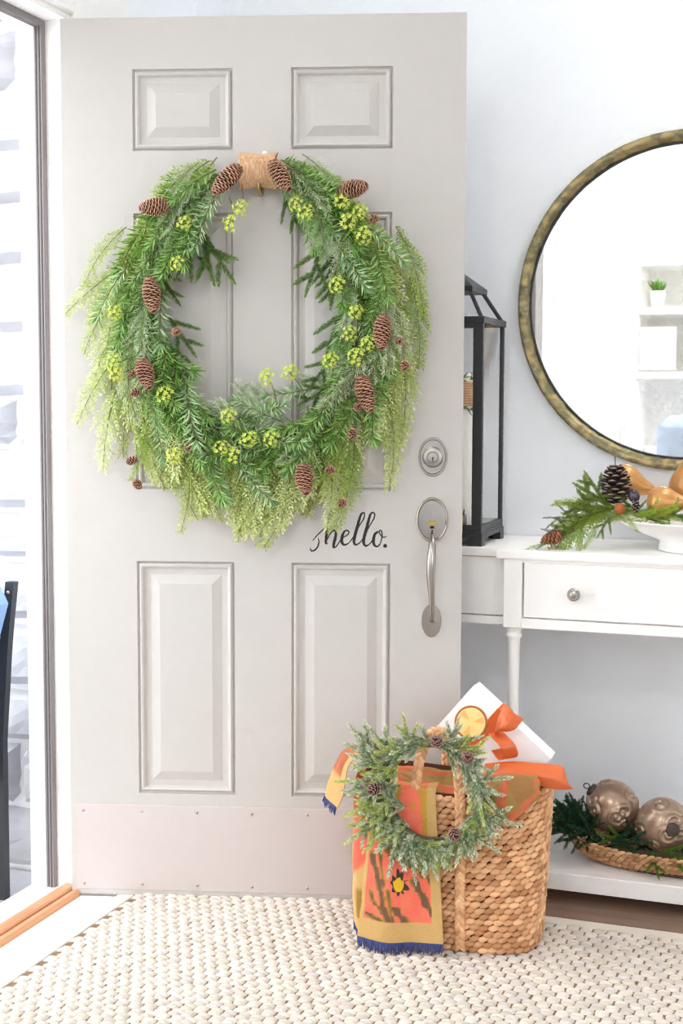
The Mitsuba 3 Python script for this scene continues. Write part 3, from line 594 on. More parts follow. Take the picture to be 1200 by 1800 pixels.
# ------------------------------------------------------------------ console table
ct = thing('console_table', 'white breakfront console table with a drawer and a low shelf, standing against the grey wall', 'table')
CXL, CX0, CX1, CXR = 0.64, 0.935, 1.85, 2.145
def slabpoly(o, rec=0.035, y0=0.35):
    return Polygon([(CXL - o, 0.695), (CXL - o, y0 + rec - o), (CX0 - o, y0 + rec - o), (CX0 - o, y0 - o), (CX1 + o, y0 - o), (CX1 + o, y0 + rec - o), (CXR + o, y0 + rec - o), (CXR + o, 0.695)])
def bevslab(o, z0, z1, ch=0.002):
    return cat([extr(slabpoly(o - ch), z1 - z0).apply_translation((0, 0, z0)), extr(slabpoly(o), z1 - z0 - 2 * ch).apply_translation((0, 0, z0 + ch))])
add(ct + '__top', bevslab(0.0, 0.809, 0.829), 'white_paint')
A0 = 0.645
ap = [cbox((CXL + .03, 0.46, A0), (CXR - .03, 0.47, .81), .001),
      cbox((CXL + .015, 0.405, A0), (CXL + .035, .69, .81), .001), cbox((CXR - .035, 0.405, A0), (CXR - .015, .69, .81), .001), cbox((CXL + .02, .67, A0), (CXR - .02, .69, .81), .001)]
ap += [cbox((0.994, 0.362, 0.645), (CX1 - .06, 0.385, 0.668), .0012), cbox((0.994, 0.362, 0.8), (CX1 - .06, 0.385, 0.81), .001)]
ap += [cbox((CXL + .03, 0.397, A0), (0.952, 0.415, 0.664), .0012), cbox((CX1 - .015, 0.397, A0), (CXR - .03, 0.415, .664), .0012)]
add(ct + '__apron', cat(ap), 'white_paint', 30)
drw = ct + '__drawer'
add(drw + '__front', cbox((0.9985, 0.364, 0.6715), (1.7865, 0.384, 0.8), .0015), 'white_paint', 30)
for kx in (1.119, 1.665):
    kb = uniq(drw + '__knob'); put(kb, mikit.ply(lathe([(0, 0), (.010, 0), (.010, .002), (.0055, .004), (.005, .013), (.0115, .016), (.0150, .020), (.0150, .023), (.0128, .0255), (.0105, .0258), (.0088, .0245), (.004, .0262), (0, .0265)], 28), 'nickel', smooth=40), mv(kx, .364, .733) @ RX)
for x0, x1 in ((CXL + .035, .949), (CX1 - .012, CXR - .035)):
    add(ct + '__side_panel', cbox((x0, .399, .6675), (x1, .409, .8065), .0015), 'white_paint', 30)
LEGP = [(0.0, 0.0), (.013, 0.0), (.018, .008), (.018, .018), (.012, .030), (.012, .033)]
def legpost(x, y):
    col = lathe([(.0, .075), (.020, .075), (.020, .083), (.016, .088), (.0135, .11), (.0125, .30), (.0128, .50), (.0140, .600), (.0145, .617), (.0185, .622), (.0185, .627), (.0155, .631), (.0155, .634), (.0195, .640), (.0205, .646), (0, .646)], 28).apply_translation((x, y, 0))
    return col
for x, y in ((0.9725, 0.384), (1.8125, .384), (CXL + .045, .43), (CXR - .045, .43), (CXL + .045, .655), (CXR - .045, .655)):
    lk = uniq(ct + '__leg')
    wdt = .0215
    add(lk + '__column', legpost(x, y), 'white_paint', 40)
    add(lk + '__block', cbox((x - wdt, y - .024, .645), (x + wdt, y + .022, .809), .0015), 'white_paint', 30)
    add(lk + '__foot', lathe(LEGP, 24).apply_translation((x, y, 0)), 'white_paint', 40)
add(ct + '__shelf', bevslab(0.0, .033, .075), 'white_paint')

# ------------------------------------------------------------------ mirror
mr = thing('mirror', 'large round mirror in a hammered aged brass frame, hanging on the grey wall', 'mirror')
MX, MZ, MR = 1.318, 1.4175, 0.4125
nth = 360; prof = [(MR - .002, .004), (MR, -.012), (MR - .002, -.020), (MR - .006, -.0235), (MR - .014, -.024), (MR - .022, -.020), (MR - .027, -.013), (MR - .0295, -.006), (MR - .031, .004)]
th_ = np.arange(nth) * 2 * np.pi / nth; V = []
for k, (rr, dy) in enumerate(prof):
    nz_ = meshkit.noise(np.stack([np.cos(th_) * 34, np.sin(th_) * 34, th_ * 0 + k * .45], -1), 4)
    amp = 0.0 if k in (0, len(prof) - 1) else 0.0042
    V.append(np.stack([(rr + amp * .5 * (nz_ - .5)) * np.cos(th_), dy + amp * (nz_ - .5), (rr + amp * .5 * (nz_ - .5)) * np.sin(th_)], -1))
V = np.vstack(V); F = []
for k in range(len(prof) - 1):
    for j in range(nth):
        j2 = (j + 1) % nth; F += [[k * nth + j, (k + 1) * nth + j, (k + 1) * nth + j2], [k * nth + j, (k + 1) * nth + j2, k * nth + j2]]
add(mr + '__frame', trimesh.Trimesh(V, np.array(F), process=False), 'aged_bronze', 25, M=mv(MX, .693, MZ))
add(mr + '__lip', tube([(MX + (MR - .031) * math.cos(a), .686, MZ + (MR - .031) * math.sin(a)) for a in th_[::3]], .0028, 8, closed=True), 'black_metal', True, label='dark inner lip')
ms_ = lathe([(0, 0), (MR - .029, 0), (MR - .029, .006), (0, .006)], 120)
add(mr + '__glass', ms_, 'mirror_silver', False, M=mv(MX, .694, MZ) @ RX)
add(mr + '__backing', lathe([(0, 0), (MR - .01, 0), (MR - .01, .004), (0, .004)], 80), 'black_metal', False, M=mv(MX, .6985, MZ) @ RX)

# ------------------------------------------------------------------ lantern
ZT = 0.829
ln = thing('lantern', 'tall black metal lantern with glass sides on the console table behind the door', 'lantern')
LX0, LX1, LY0, LY1 = 0.660, 0.888, 0.400, 0.628
def sq(i, z0, z1, ch=.0015): return cbox((LX0 + i, LY0 + i, z0), (LX1 - i, LY1 - i, z1), ch)
base = sbox(LX0, LY0, LX1, LY1)
add(ln + '__base', cat([sq(0, ZT + .018, ZT + .030)] + [cbox((a, b, ZT), (a + .036, b + .02, ZT + .02), .001) for a in (LX0, LX1 - .036) for b in (LY0, LY1 - .02)] + [cbox((a, b, ZT), (a + .02, b + .036, ZT + .02), .001) for a in (LX0, LX1 - .02) for b in (LY0, LY1 - .036)] + [sq(.002, ZT + .029, ZT + .036)]), 'black_metal', 30)
B0, B1, I = ZT + .036, 1.372, .003
for bq, wq in ((LY0 + I, .024), (LY1 - I - .012, .010)):
    for a in (LX0 + I, LX1 - I - wq): add(ln + '__post', cbox((a, bq, B0), (a + wq, bq + .012, B1), .0012), 'black_metal', 30)
def ringbox(i, z0, z1, w): return cat([cbox((LX0 + i, LY0 + i, z0), (LX1 - i, LY0 + i + w, z1), .001), cbox((LX0 + i, LY1 - i - w, z0), (LX1 - i, LY1 - i, z1), .001), cbox((LX0 + i, LY0 + i, z0), (LX0 + i + w, LY1 - i, z1), .001), cbox((LX1 - i - w, LY0 + i, z0), (LX1 - i, LY1 - i, z1), .001)])
add(ln + '__rail', ringbox(I - .0005, B0, B0 + .014, .011), 'black_metal', 30); add(ln + '__rail', ringbox(I - .003, B1 - .014, B1 + .002, .014), 'black_metal', 30)
for P in ([(LX0 + .027, LY0 + .008), (LX1 - .027, LY0 + .008)], [(LX0 + .013, LY1 - .008), (LX1 - .013, LY1 - .008)], [(LX0 + .008, LY0 + .015), (LX0 + .008, LY1 - .015)], [(LX1 - .008, LY0 + .015), (LX1 - .008, LY1 - .015)]):
    (a, b), (c, d) = P; add(ln + '__pane', (np.array([(a, b, B0 + .01), (c, d, B0 + .01), (c, d, B1 - .01), (a, b, B1 - .01)]), np.array([[0, 1, 2], [0, 2, 3]])), 'pane_glass')
cx, cy = (LX0 + LX1) / 2, (LY0 + LY1) / 2
W0, W1, Z1 = .106, .066, 1.437
for sx in (-1, 1):
    for sy in (-1, 1): add(ln + '__neck_bar', tube([(cx + sx * W0, cy + sy * W0, B1 - .002), (cx + sx * W1, cy + sy * W1, Z1 + .002)], .0048, 6), 'black_metal', 50)
add(ln + '__roof', trimesh.convex.convex_hull(np.array([(cx + sx * (W1 + .008), cy + sy * (W1 + .008), zz) for sx in (-1, 1) for sy in (-1, 1) for zz in (Z1, Z1 + .012)] + [(cx + sx * .02, cy + sy * .02, Z1 + .055) for sx in (-1, 1) for sy in (-1, 1)])), 'black_metal')
add(ln + '__ring', tube([(cx + .024 * math.cos(a), cy, Z1 + .078 + .024 * math.sin(a)) for a in np.linspace(0, 2 * np.pi, 25)[:-1]], .003, 6, closed=True), 'black_metal', True)
cd = thing('pillar_candle', 'tall white pillar candle with a twine band and greenery inside the black lantern', 'candle')
PX, PY = 0.778, 0.512; CB = ZT + .036
mat('wax', S(238, 236, 228), 0.45)
add(cd + '__wax', lathe([(0, 0), (.055, 0), (.056, .002), (.056, .372), (.053, .377), (.03, .372), (0, .37)], 40), 'wax', 40, M=mv(PX, PY, CB))
add(cd + '__wick', tube([(PX, PY, CB + .368), (PX + .002, PY, CB + .385)], .0012, 6), 'dark_hole')
add(cd + '__twine_band', cat([tube([(PX + .0575 * math.cos(a), PY + .0575 * math.sin(a), CB + .300 + .006 * i) for a in np.linspace(0, 2 * np.pi, 41)[:-1]], .0033, 6, closed=True) for i in range(10)]), 'burlap', True, label='tan twine band')
r_ = np.random.default_rng(31)
for i in range(16):
    a = i * 2 * np.pi / 16; zz = CB + (.362 if i % 2 else .294)
    p = np.array([PX + .058 * math.cos(a), PY + .058 * math.sin(a), zz]); put(cd + '__sprig', SPR[i % 4], frame((-math.sin(a), math.cos(a), .2 if i % 2 else -.2), (math.cos(a), math.sin(a), .3), p, (.30,) * 3))
gj = thing('glass_votive', 'small silver votive cup with greenery at the foot of the candle in the lantern', 'votive cup')
add(gj + '__cup', lathe([(0, 0), (.011, 0), (.0135, .004), (.014, .03), (.012, .034), (.0125, .036), (.011, .036), (.0105, .03), (0, .028)], 20), 'nickel', 40, M=mv(.826, .440, CB))
for i in range(5):
    a = i * 1.3; put(gj + '__sprig', SPR[i % 4], frame((math.cos(a) * .6, math.sin(a) * .6, 1), (math.cos(a), math.sin(a), -.2), (.826, .440, CB + .03), (.16,) * 3))

# ------------------------------------------------------------------ bowl with pears, cones and greens on the table
BX, BY = 1.395, 0.500
bw = thing('bowl', 'wide white footed ceramic bowl of gold pears and greens on the console table', 'bowl')
add(bw, lathe([(0, 0), (.103, 0), (.106, .003), (.103, .022), (.108, .026), (.150, .043), (.188, .061), (.200, .069), (.203, .0725), (.201, .075), (.197, .073), (.180, .062), (.12, .040), (0, .032)], 72).apply_translation((BX, BY, ZT)), 'ceramic', 50)
def pear(key, p, d, s, lab):
    prof_ = [(0, 0), (.012, .001), (.030, .008), (.041, .024), (.043, .040), (.038, .058), (.027, .076), (.0185, .092), (.0135, .106), (.008, .113), (0, .1145)]
    k = thing('pear', lab, 'pear', 'gold pears in the bowl')
    q = smoothpath([(a, b, 0) for a, b in prof_], 4)[:, :2]; q[0, 0] = 0; q[-1, 0] = 0; q[:, 0] = np.maximum(q[:, 0], 0)
    M = frame(np.cross([0.2, 1, .1], d), d, p, (s, s, s))
    add(k + '__fruit', lathe(q, 32), 'gold_pear', True, M=M)
    add(k + '__stem', tube(smoothpath([(0, 0, .112), (.002, 0, .122), (.006, .001, .132)], 4), .0016, 6), 'vine', True, M=M, label='brown stem')
pear('pear', (1.160, .575, .992), (.93, -.05, -.26), .98, 'gold pear behind the dark pine cone, its stem pointing right')
pear('pear', (1.268, .440, .943), (.93, -.1, .02), .88, 'gold pear lying in front with its round end to the left')
pear('pear', (1.352, .545, .930), (.02, .1, 1), 1.15, 'largest gold pear standing at the right edge of the photo, above the others')
pear('pear', (1.44, .45, .935), (-.2, -.5, .5), 1.0, 'gold pear on the far right side of the bowl')
# dark upright cone and the small ones
r_ = np.random.default_rng(41)
m, c = cone_mesh(0.092, 0.029, 10, 6, c0=S(44, 32, 30), c1=S(66, 48, 42), tipc=S(150, 130, 120), spread=1.9, r=np.random.default_rng(3))
dk = thing('pine_cone', 'dark open pine cone standing upright at the left rim of the white bowl', 'pine cone')
DCP = (1.199, .435, .938)
add(dk + '__scales', m, 'matte_color', color=c, M=frame((-.06, .05, 1), (0, -1, 0), DCP)); add(dk + '__wire', tube(smoothpath([(1.194, .439, 1.028), (1.193, .44, 1.040), (1.192, .440, 1.048)], 4), .0011, 5), 'copper_wire')
m2, c2 = cone_mesh(0.052, 0.017, 9, 6, spread=.8, r=np.random.default_rng(6), c0=S(90, 56, 38), c1=S(150, 96, 62), tipc=S(178, 126, 90)); CM = mikit.ply(m2, 'matte_color', color=c2)
k = thing('pine_cone', 'reddish brown pine cone lying at the end of the green spray on the table top', 'pine cone')
put(k + '__scales', CM, frame((-.93, -.12, -.34), (0, -1, .3), (1.081, .398, .866)))
k = thing('pine_cone', 'small dark pine cone with white edges under the glossy acorn', 'pine cone')
m3, c3 = cone_mesh(0.034, 0.010, 6, 6, c0=S(40, 30, 30), c1=S(60, 46, 44), tipc=S(214, 204, 196), spread=1.0, r=np.random.default_rng(8)); add(k + '__scales', m3, 'matte_color', color=c3, M=frame((.1, -.2, -1), (0, -1, 0), (1.246, .405, .950)))
ac = thing('acorn', 'glossy dark purple acorn beside the upright pine cone in the bowl', 'acorn')
mat('dark_gloss', S(52, 38, 48), 0.15, clearcoat=1.0)
add(ac + '__nut', lathe([(0, 0), (.007, .001), (.0125, .008), (.0135, .017), (.010, .027), (.004, .032), (0, .033)], 24), 'dark_gloss', True, M=frame((1, 0, .4), (-.35, .05, .9), (1.247, .410, .945)))
sp = thing('seed_pod', 'small round rust brown seed pod below the upright pine cone', 'seed pod')
v, f = ellipsoid(16, 10); v = v * (1 + .16 * np.sin(v[:, :1] * 14) * np.sin(v[:, 2:] * 14)) * .0125
mat('rust', S(168, 98, 48), 0.8)
add(sp, (v + [1.212, .398, .930], f), 'rust', True)
# greens: one spray hanging left out of the bowl, single sprigs on the right
gs = thing('evergreen_spray', 'long evergreen spray hanging out of the white bowl to the left onto the table', 'greenery')
BCE = shapes(cedar, 3, L=.16, c0=S(96, 128, 36), c1=S(160, 180, 72), nb=13, bl=.04); BSP = shapes(spruce, 3, c0=S(78, 108, 40), c1=S(140, 160, 70))
DTW = shapes(spruce, 2, c0=S(34, 42, 34), c1=S(56, 66, 50), nl=.009, n=100, w=.0014)
def spray_at(key, lib, p, d, zh, s, sd=1, **t): put(key, lib[int(r_.integers(0, len(lib)))], frame(d, zh, p, (s, s * sd, s)), **t)
stem_ = smoothpath([(1.24, .43, .925), (1.18, .42, .925), (1.13, .41, .895), (1.085, .40, .864), (1.03, .392, .845)], 6)
add(gs + '__stem', tube(stem_, .0024, 6), 'vine', True)
for p, d, zh, s, lib, sd in (((1.20, .42, .93), (-1, -.05, -.25), (0, -1, .4), .95, BCE, 1), ((1.17, .41, .92), (-.9, -.1, -.55), (.1, -1, .4), 1.05, BCE, 1), ((1.13, .405, .892), (-.85, -.05, -.55), (0, -1, .4), .9, BCE, 1),
                            ((1.19, .43, .93), (-.8, .15, .45), (0, -1, .2), .85, BSP, -1), ((1.175, .44, .935), (-.55, .1, .75), (0, -1, .2), .72, BSP, 1), ((1.18, .43, .925), (-1, .1, .12), (0, -1, .3), .85, BSP, 1),
                            ((1.135, .42, .905), (-.9, .1, -.02), (0, -1, .3), .85, DTW, 1), ((1.125, .41, .890), (-.8, .05, -.35), (0, -1, .3), .85, DTW, -1), ((1.13, .40, .885), (-.25, -.1, -.65), (.1, -1, .3), .45, BCE, 1), ((1.16, .40, .895), (-.2, -.1, -.8), (0, -1, .3), .42, BCE, -1), ((1.19, .40, .912), (-.35, -.1, -.6), (0, -1, .3), .45, BSP, 1),
                            ((1.085, .395, .862), (-1, -.02, -.38), (0, -.5, 1), .62, DTW, 1), ((1.06, .385, .848), (-1, .02, -.16), (0, -.4, 1), .48, BCE, 1), ((1.21, .41, .925), (.6, -.2, .05), (0, -1, .5), .5, BCE, -1), ((1.20, .40, .915), (.3, -.2, -.1), (0, -1, .6), .45, BCE, 1), ((1.15, .42, .93), (-.8, .0, .25), (0, -1, .3), .6, BCE, 1)):
    spray_at(gs + '__sprig', lib, p, d, zh, s, sd)
for i in range(20):
    t = i / 19; p = stem_[int(t * (len(stem_) - 8))] + [0, -.006, .002]
    d = np.array([-.8 + r_.normal() * .15, r_.normal() * .15 - .05, (.55 * (1 - t) if i % 2 else -.45) + r_.normal() * .12])
    if i % 2 and t > .6: d[2] = .15
    spray_at(gs + '__sprig', (BCE, BSP, BCE, DTW)[i % 4], p, d, (r_.normal() * .3, -1, .4), .62 - .2 * t, 1 if i % 2 else -1)
sg = None
for p, d, zh, s, lib, sd, lab in (((1.25, .375, .915), (.9, -.15, .12), (0, -1, .6), .55, BCE, 1, 'yellow green sprig lying along the rim of the bowl in front of the lying pear'),
                            ((1.285, .36, .912), (.4, -.25, .35), (0, -1, .5), .48, BCE, -1, 'yellow green sprig standing up in front of the pears'),
                            ((1.30, .365, .912), (.75, -.4, -.55), (0, -1, .6), .38, BCE, 1, 'small sprig hanging over the rim of the bowl'),
                            ((1.32, .37, .918), (1, -.05, .1), (0, -1, .5), .6, BSP, 1, 'green sprig at the right edge of the photo in the bowl'),
                            ((1.24, .40, .918), (.8, .05, .28), (0, -1, .5), .5, BSP, 1, 'green sprig beside the acorn in the bowl')):
    k = thing('evergreen_sprig', lab, 'greenery', 'loose evergreen sprigs in the bowl'); spray_at(k, lib, p, d, zh, s, sd)
for i in range(9):
    spray_at(gs + '__rim_sprig', BCE, (1.235 + .02 * i, .375 - .012 * math.sin(i), .912), (.5 + r_.normal() * .4, -.35, .35 + r_.normal() * .3), (r_.normal() * .3, -1, .5), .36, (-1) ** i)
for j in range(22):   # fill inside the bowl
    a = r_.uniform(0, 2 * np.pi); q = r_.uniform(.02, .15)
    k = gs + '__filler_sprig'; spray_at(k, BCE if j % 2 else BSP, (BX + q * math.cos(a), BY + q * math.sin(a), ZT + .055 + .03 * r_.random()), (math.cos(a) + .2, math.sin(a), r_.uniform(.1, .5)), (0, -.4, 1), .42)

# ------------------------------------------------------------------ woven tray with two ornaments on the shelf
def superell(a, b, e, n):
    t = np.arange(n) * 2 * np.pi / n; c, s = np.cos(t), np.sin(t)
    return np.stack([a * np.sign(c) * abs(c) ** (2 / e), b * np.sign(s) * abs(s) ** (2 / e)], 1)
ELL = ellipsoid(8, 6)
def weave_row(a, b, e, z, n, ph, rad, r, c0, c1, up=0.0):
    big = superell(a, b, e, 720); seg = np.linalg.norm(np.roll(big, -1, 0) - big, axis=1); cs = np.concatenate([[0], np.cumsum(seg)]); tot = cs[-1]
    mats, cols = [], []
    for k in range(n):
        s = ((k + ph) / n % 1.0) * tot; i = min(np.searchsorted(cs, s) - 1, 719); i = max(i, 0); p = big[i] + (big[(i + 1) % 720] - big[i]) * (s - cs[i]) / seg[i]
        t = big[(i + 4) % 720] - big[i - 4]; t /= np.linalg.norm(t); nrm = np.array([t[1], -t[0], 0.0])
        d = np.array([t[0], t[1], 0.26 + r.normal() * .08]) - nrm * .16
        mats.append(frame(d, nrm, (p[0], p[1], z + r.normal() * rad * .10), (tot / n * .64, rad * 1.12 * r.uniform(.9, 1.1), rad * r.uniform(.95, 1.15))))
        q = r.uniform(0, 1); cols.append(np.clip((c0 * (1 - q) + c1 * q) * r.uniform(.85, 1.1), 0, .9))
    return many(ELL, mats, cols)
r_ = np.random.default_rng(51)
ty = thing('woven_tray', 'oval woven tray of greenery and two ornaments on the low shelf of the console table', 'tray')
TX, TY, TA, TB = 1.385, 0.500, .295, .125
for j in range(9):
    t = j / 8; g = 0.80 + .20 * math.sin(t * math.pi / 2)
    m, c = weave_row(TA * g, TB * g - .01 * (1 - t), 2.6, .083 + .043 * t ** 1.2, 84, .5 * (j % 2), .0043, r_, S(150, 104, 66), S(214, 170, 124))
    v, f = m; v = v + [TX, TY, 0]; v[:, 2] += .018 * np.clip((abs(v[:, 0] - TX) / TA) ** 3, 0, 1) * t
    add(ty + '__weave_row', (v, f), 'matte_color', True, color=c)
add(ty + '__bottom', lathe([(0, 0), (1, 0), (1.06, .006), (1.0, .008), (0, .006)], 48, TA * .79, TB * .77).apply_translation((TX, TY, .0765)), 'vine', 40)
def ornament(p, R, d, seed, lab, ring):
    k = thing('ornament', lab, 'ornament', 'glass ornaments in the woven tray'); v, f = np.array(trimesh.creation.icosphere(5, 1.0).vertices), trimesh.creation.icosphere(5, 1.0).faces
    rr = np.random.default_rng(seed); H = np.zeros(len(v))
    for i in range(26):
        q = rr.normal(size=3); q /= np.linalg.norm(q); ang = np.arccos(np.clip(v @ q, -1, 1)); w_ = rr.uniform(.25, .42)
        e1 = np.cross(q, [.3, .5, .8]); e1 /= np.linalg.norm(e1); az = np.arctan2(v @ np.cross(q, e1), v @ e1)
        H += np.exp(-(ang / w_) ** 4) * np.cos(ang / w_ * 7.5 - az) * .5
    v2 = v * (1 + .050 * np.tanh(H * 2.6))[:, None] * R
    add(k + '__glass', (v2 + p, f), 'mercury_glass', True)
    M = frame(np.cross([.1, 1, .3], d), d, np.array(p) + np.array(d) / np.linalg.norm(d) * R * .97)
    add(k + '__cap', lathe([(0, 0), (.0155, -.002), (.0165, .001), (.0155, .006), (.006, .008), (0, .008)], 24), 'copper_wire', 40, M=M, label='dark metal cap')
    if ring: add(k + '__ring', tube([(.0075 * math.cos(a), 0, .0165 + .0075 * math.sin(a)) for a in np.linspace(0, 2 * np.pi, 21)[:-1]], .0013, 6, closed=True), 'copper_wire', True, M=M)
ornament((1.192, .500, .202), .062, (-.80, -.15, .62), 4, 'mottled brown glass ornament with a wire ring, left of two in the tray', True)
ornament((1.318, .460, .183), .0625, (.45, -.88, .1), 9, 'mottled pinkish brown glass ornament, cap facing front, right of two in the tray', False)
TSP = shapes(spruce, 3, c0=S(26, 58, 42), c1=S(46, 86, 56)); TSG = shapes(spruce, 2, c0=S(52, 96, 30), c1=S(104, 140, 48))
for p, d, zh, s, lib, lab in (((1.12, .46, .155), (-.85, -.05, .35), (0, -1, .6), .75, TSP, 'dark green sprig at the left end of the tray, tip pointing left'), ((1.13, .47, .15), (-.65, .0, .6), (0, -1, .5), .7, TSP, 'dark green sprig at the left end of the tray, tip pointing up'), ((1.15, .44, .15), (-.8, -.2, .25), (0, -1, .6), .7, TSP, 'dark green sprig under the ornament with the ring'),
                         ((1.18, .43, .14), (-.5, -.4, .35), (0, -1, .8), .7, TSP, 'dark green sprig in front of the ornament with the ring'), ((1.20, .41, .138), (.8, -.15, .2), (0, -1, .8), .75, TSP, 'dark green sprig between the ornaments, along the tray rim'), ((1.25, .43, .14), (-.7, -.2, .2), (0, -1, .8), .6, TSG, 'bright green sprig between the two ornaments'),
                         ((1.30, .40, .135), (.2, -.5, -.35), (0, -1, .5), .55, TSG, 'bright green sprig hanging over the front rim of the tray'), ((1.32, .40, .138), (.9, -.3, -.1), (0, -1, .7), .7, TSG, 'bright green sprig at the right edge of the photo in the tray'), ((1.36, .41, .138), (.9, -.1, .2), (0, -1, .7), .8, TSP, 'dark green sprig under the right ornament'),
                         ((1.12, .52, .15), (-.8, .2, .4), (0, -1, .6), .75, TSP, 'dark green sprig at the back left end of the tray'), ((1.16, .47, .15), (-.2, -.3, .6), (0, -1, .4), .6, TSP, 'dark green sprig against the left side of the ornament with the ring'), ((1.24, .46, .14), (.1, -.5, .4), (0, -1, .6), .6, TSP, 'dark green sprig standing between the ornaments')):
    k = thing('spruce_sprig', lab, 'greenery', 'spruce sprigs in the woven tray'); spray_at(k, lib, p, d, zh, s)
fl = ty + '__filler_sprig'
for j in range(16):
    spray_at(fl, TSP, (1.10 + .05 * r_.random(), .42 + .1 * r_.random(), .135 + .015 * r_.random()), (-.5 + r_.normal() * .3, -.25 + r_.normal() * .3, .45 + r_.normal() * .2), (0, -1, .5), .62)
for j in range(16): spray_at(fl, TSP, (1.10 + .045 * j % .5, .46 + .06 * r_.random(), .118 + .012 * r_.random()), (r_.normal(), r_.normal(), .15), (0, -.3, 1), .6)

# ------------------------------------------------------------------ the rug
r_ = np.random.default_rng(61)
rg = thing('rug', 'cream chunky basket weave rug with a flat pale border, lying in front of the door', 'rug')
RX0, RX1, RY0, RY1 = 0.146, 2.60, -2.3, 0.206
mat('rug_dark', S(132, 104, 80), 0.95)
add(rg + '__backing', cbox((RX0, RY0, 0.0008), (RX1, RY1, 0.0060), .001), 'rug_dark', label='brown backing seen in the gaps of the weave')
mat('rug_tape', S(220, 211, 198), 0.95)
add(rg + '__border', cbox((RX0 - .040, RY0, 0.0006), (RX0 - .003, RY1 + .042, 0.0075), .0015), 'rug_tape', label='flat pale border strip')
add(rg + '__border', cbox((RX0 - .040, RY1 + .003, 0.0006), (RX1, RY1 + .042, 0.0070), .0015), 'rug_tape')
px_, py_ = 0.0285, 0.0272
gx, gy = np.linspace(-1, 1, 7), np.linspace(-1, 1, 5)
GX, GY = np.meshgrid(gx, gy, indexing='ij')
HZ = np.clip(1 - np.abs(GX) ** 3.0, 0, 1) * np.clip(1 - .75 * np.abs(GY) ** 2.5, 0, 1); HZ[[0, -1], :] = -.25
hv = np.stack([GX * .545, GY * .51, HZ], -1).reshape(-1, 3); hf = []
for i in range(6):
    for j in range(4):
        a = i * 5 + j; hf += [[a, a + 5, a + 6], [a, a + 6, a + 1]]
hf = np.array(hf); mats, cols = [], []
nx_, ny_ = int((RX1 - RX0) / px_), int((RY1 - RY0) / py_)
for j in range(ny_):
    for i in range(nx_):
        x = RX0 + (i + .5 + (.5 if j % 2 else 0)) * px_
        if x > RX1 - .5 * px_: continue
        y = RY1 - (j + .5) * py_
        for q in (-1, 1):        # two cords side by side in each loop
            M = np.eye(4); M[:3, :3] = np.diag([px_ * r_.uniform(.95, 1.04), py_ * .5 * r_.uniform(.95, 1.06), .0078 * r_.uniform(.88, 1.1)]); M[:3, 3] = [x + r_.normal() * .0009, y + q * py_ * .25 + r_.normal() * .0006, .0048]
            an_ = .03 + r_.normal() * .05; cz, sz = math.cos(an_), math.sin(an_)
            M[:2, :2] = np.array([[cz, -sz], [sz, cz]]) @ M[:2, :2]
            mats.append(M); cols.append(S(214, 205, 194) * r_.uniform(.86, 1.10) * np.array([1, r_.uniform(.97, 1.02), r_.uniform(.94, 1.03)]))
m, c = many((hv, hf), mats, cols)
add(rg + '__weave', m, 'matte_color', True, color=np.clip(c, 0, .9), kind='stuff', label='cream rope loops of the weave')

# ------------------------------------------------------------------ the basket
r_ = np.random.default_rng(71)
bk = thing('basket', 'tall woven seagrass tote basket with braided handles, standing on the rug before the open door', 'basket')
KX, KY = 0.917, 0.078
def kdim(z):
    t = z / .35; g = 0.90 + .10 * min(1, t * 1.2) ** .7 - .06 * max(0, 1 - z / .03) ** 2
    return .202 * g, .113 * g
def krim(v, t): v[:, 2] += .016 * np.abs((v[:, 0] - KX) / .2) ** 2.2 * t; return v
CT0, CT1 = S(184, 128, 84), S(236, 190, 144)
NR = 27
for j in range(NR):
    z = .0185 + .0124 * j; a, b = kdim(z)
    (v, f), c = weave_row(a, b, 3.0, z, 50, .5 * (j % 2), .0067, r_, CT0, CT1)
    v = krim(v + [KX, KY, 0], j / NR)
    add(bk + '__weave_row', (v, f), 'matte_color', True, color=c)
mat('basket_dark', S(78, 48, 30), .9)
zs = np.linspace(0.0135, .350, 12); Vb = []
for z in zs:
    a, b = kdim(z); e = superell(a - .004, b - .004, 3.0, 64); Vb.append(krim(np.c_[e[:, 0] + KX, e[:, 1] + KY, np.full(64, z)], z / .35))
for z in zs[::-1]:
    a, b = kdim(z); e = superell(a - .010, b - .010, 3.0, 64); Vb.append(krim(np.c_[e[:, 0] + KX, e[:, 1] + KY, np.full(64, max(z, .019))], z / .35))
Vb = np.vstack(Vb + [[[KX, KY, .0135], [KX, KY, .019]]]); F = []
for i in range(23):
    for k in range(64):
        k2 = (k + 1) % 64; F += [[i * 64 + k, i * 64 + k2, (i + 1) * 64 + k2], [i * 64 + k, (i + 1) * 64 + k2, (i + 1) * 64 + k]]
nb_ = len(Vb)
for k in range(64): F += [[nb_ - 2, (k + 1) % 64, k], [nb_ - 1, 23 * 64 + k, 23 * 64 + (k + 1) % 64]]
add(bk + '__lining', trimesh.Trimesh(Vb, np.array(F), process=False), 'basket_dark', 40, label='dark inner side of the weave')
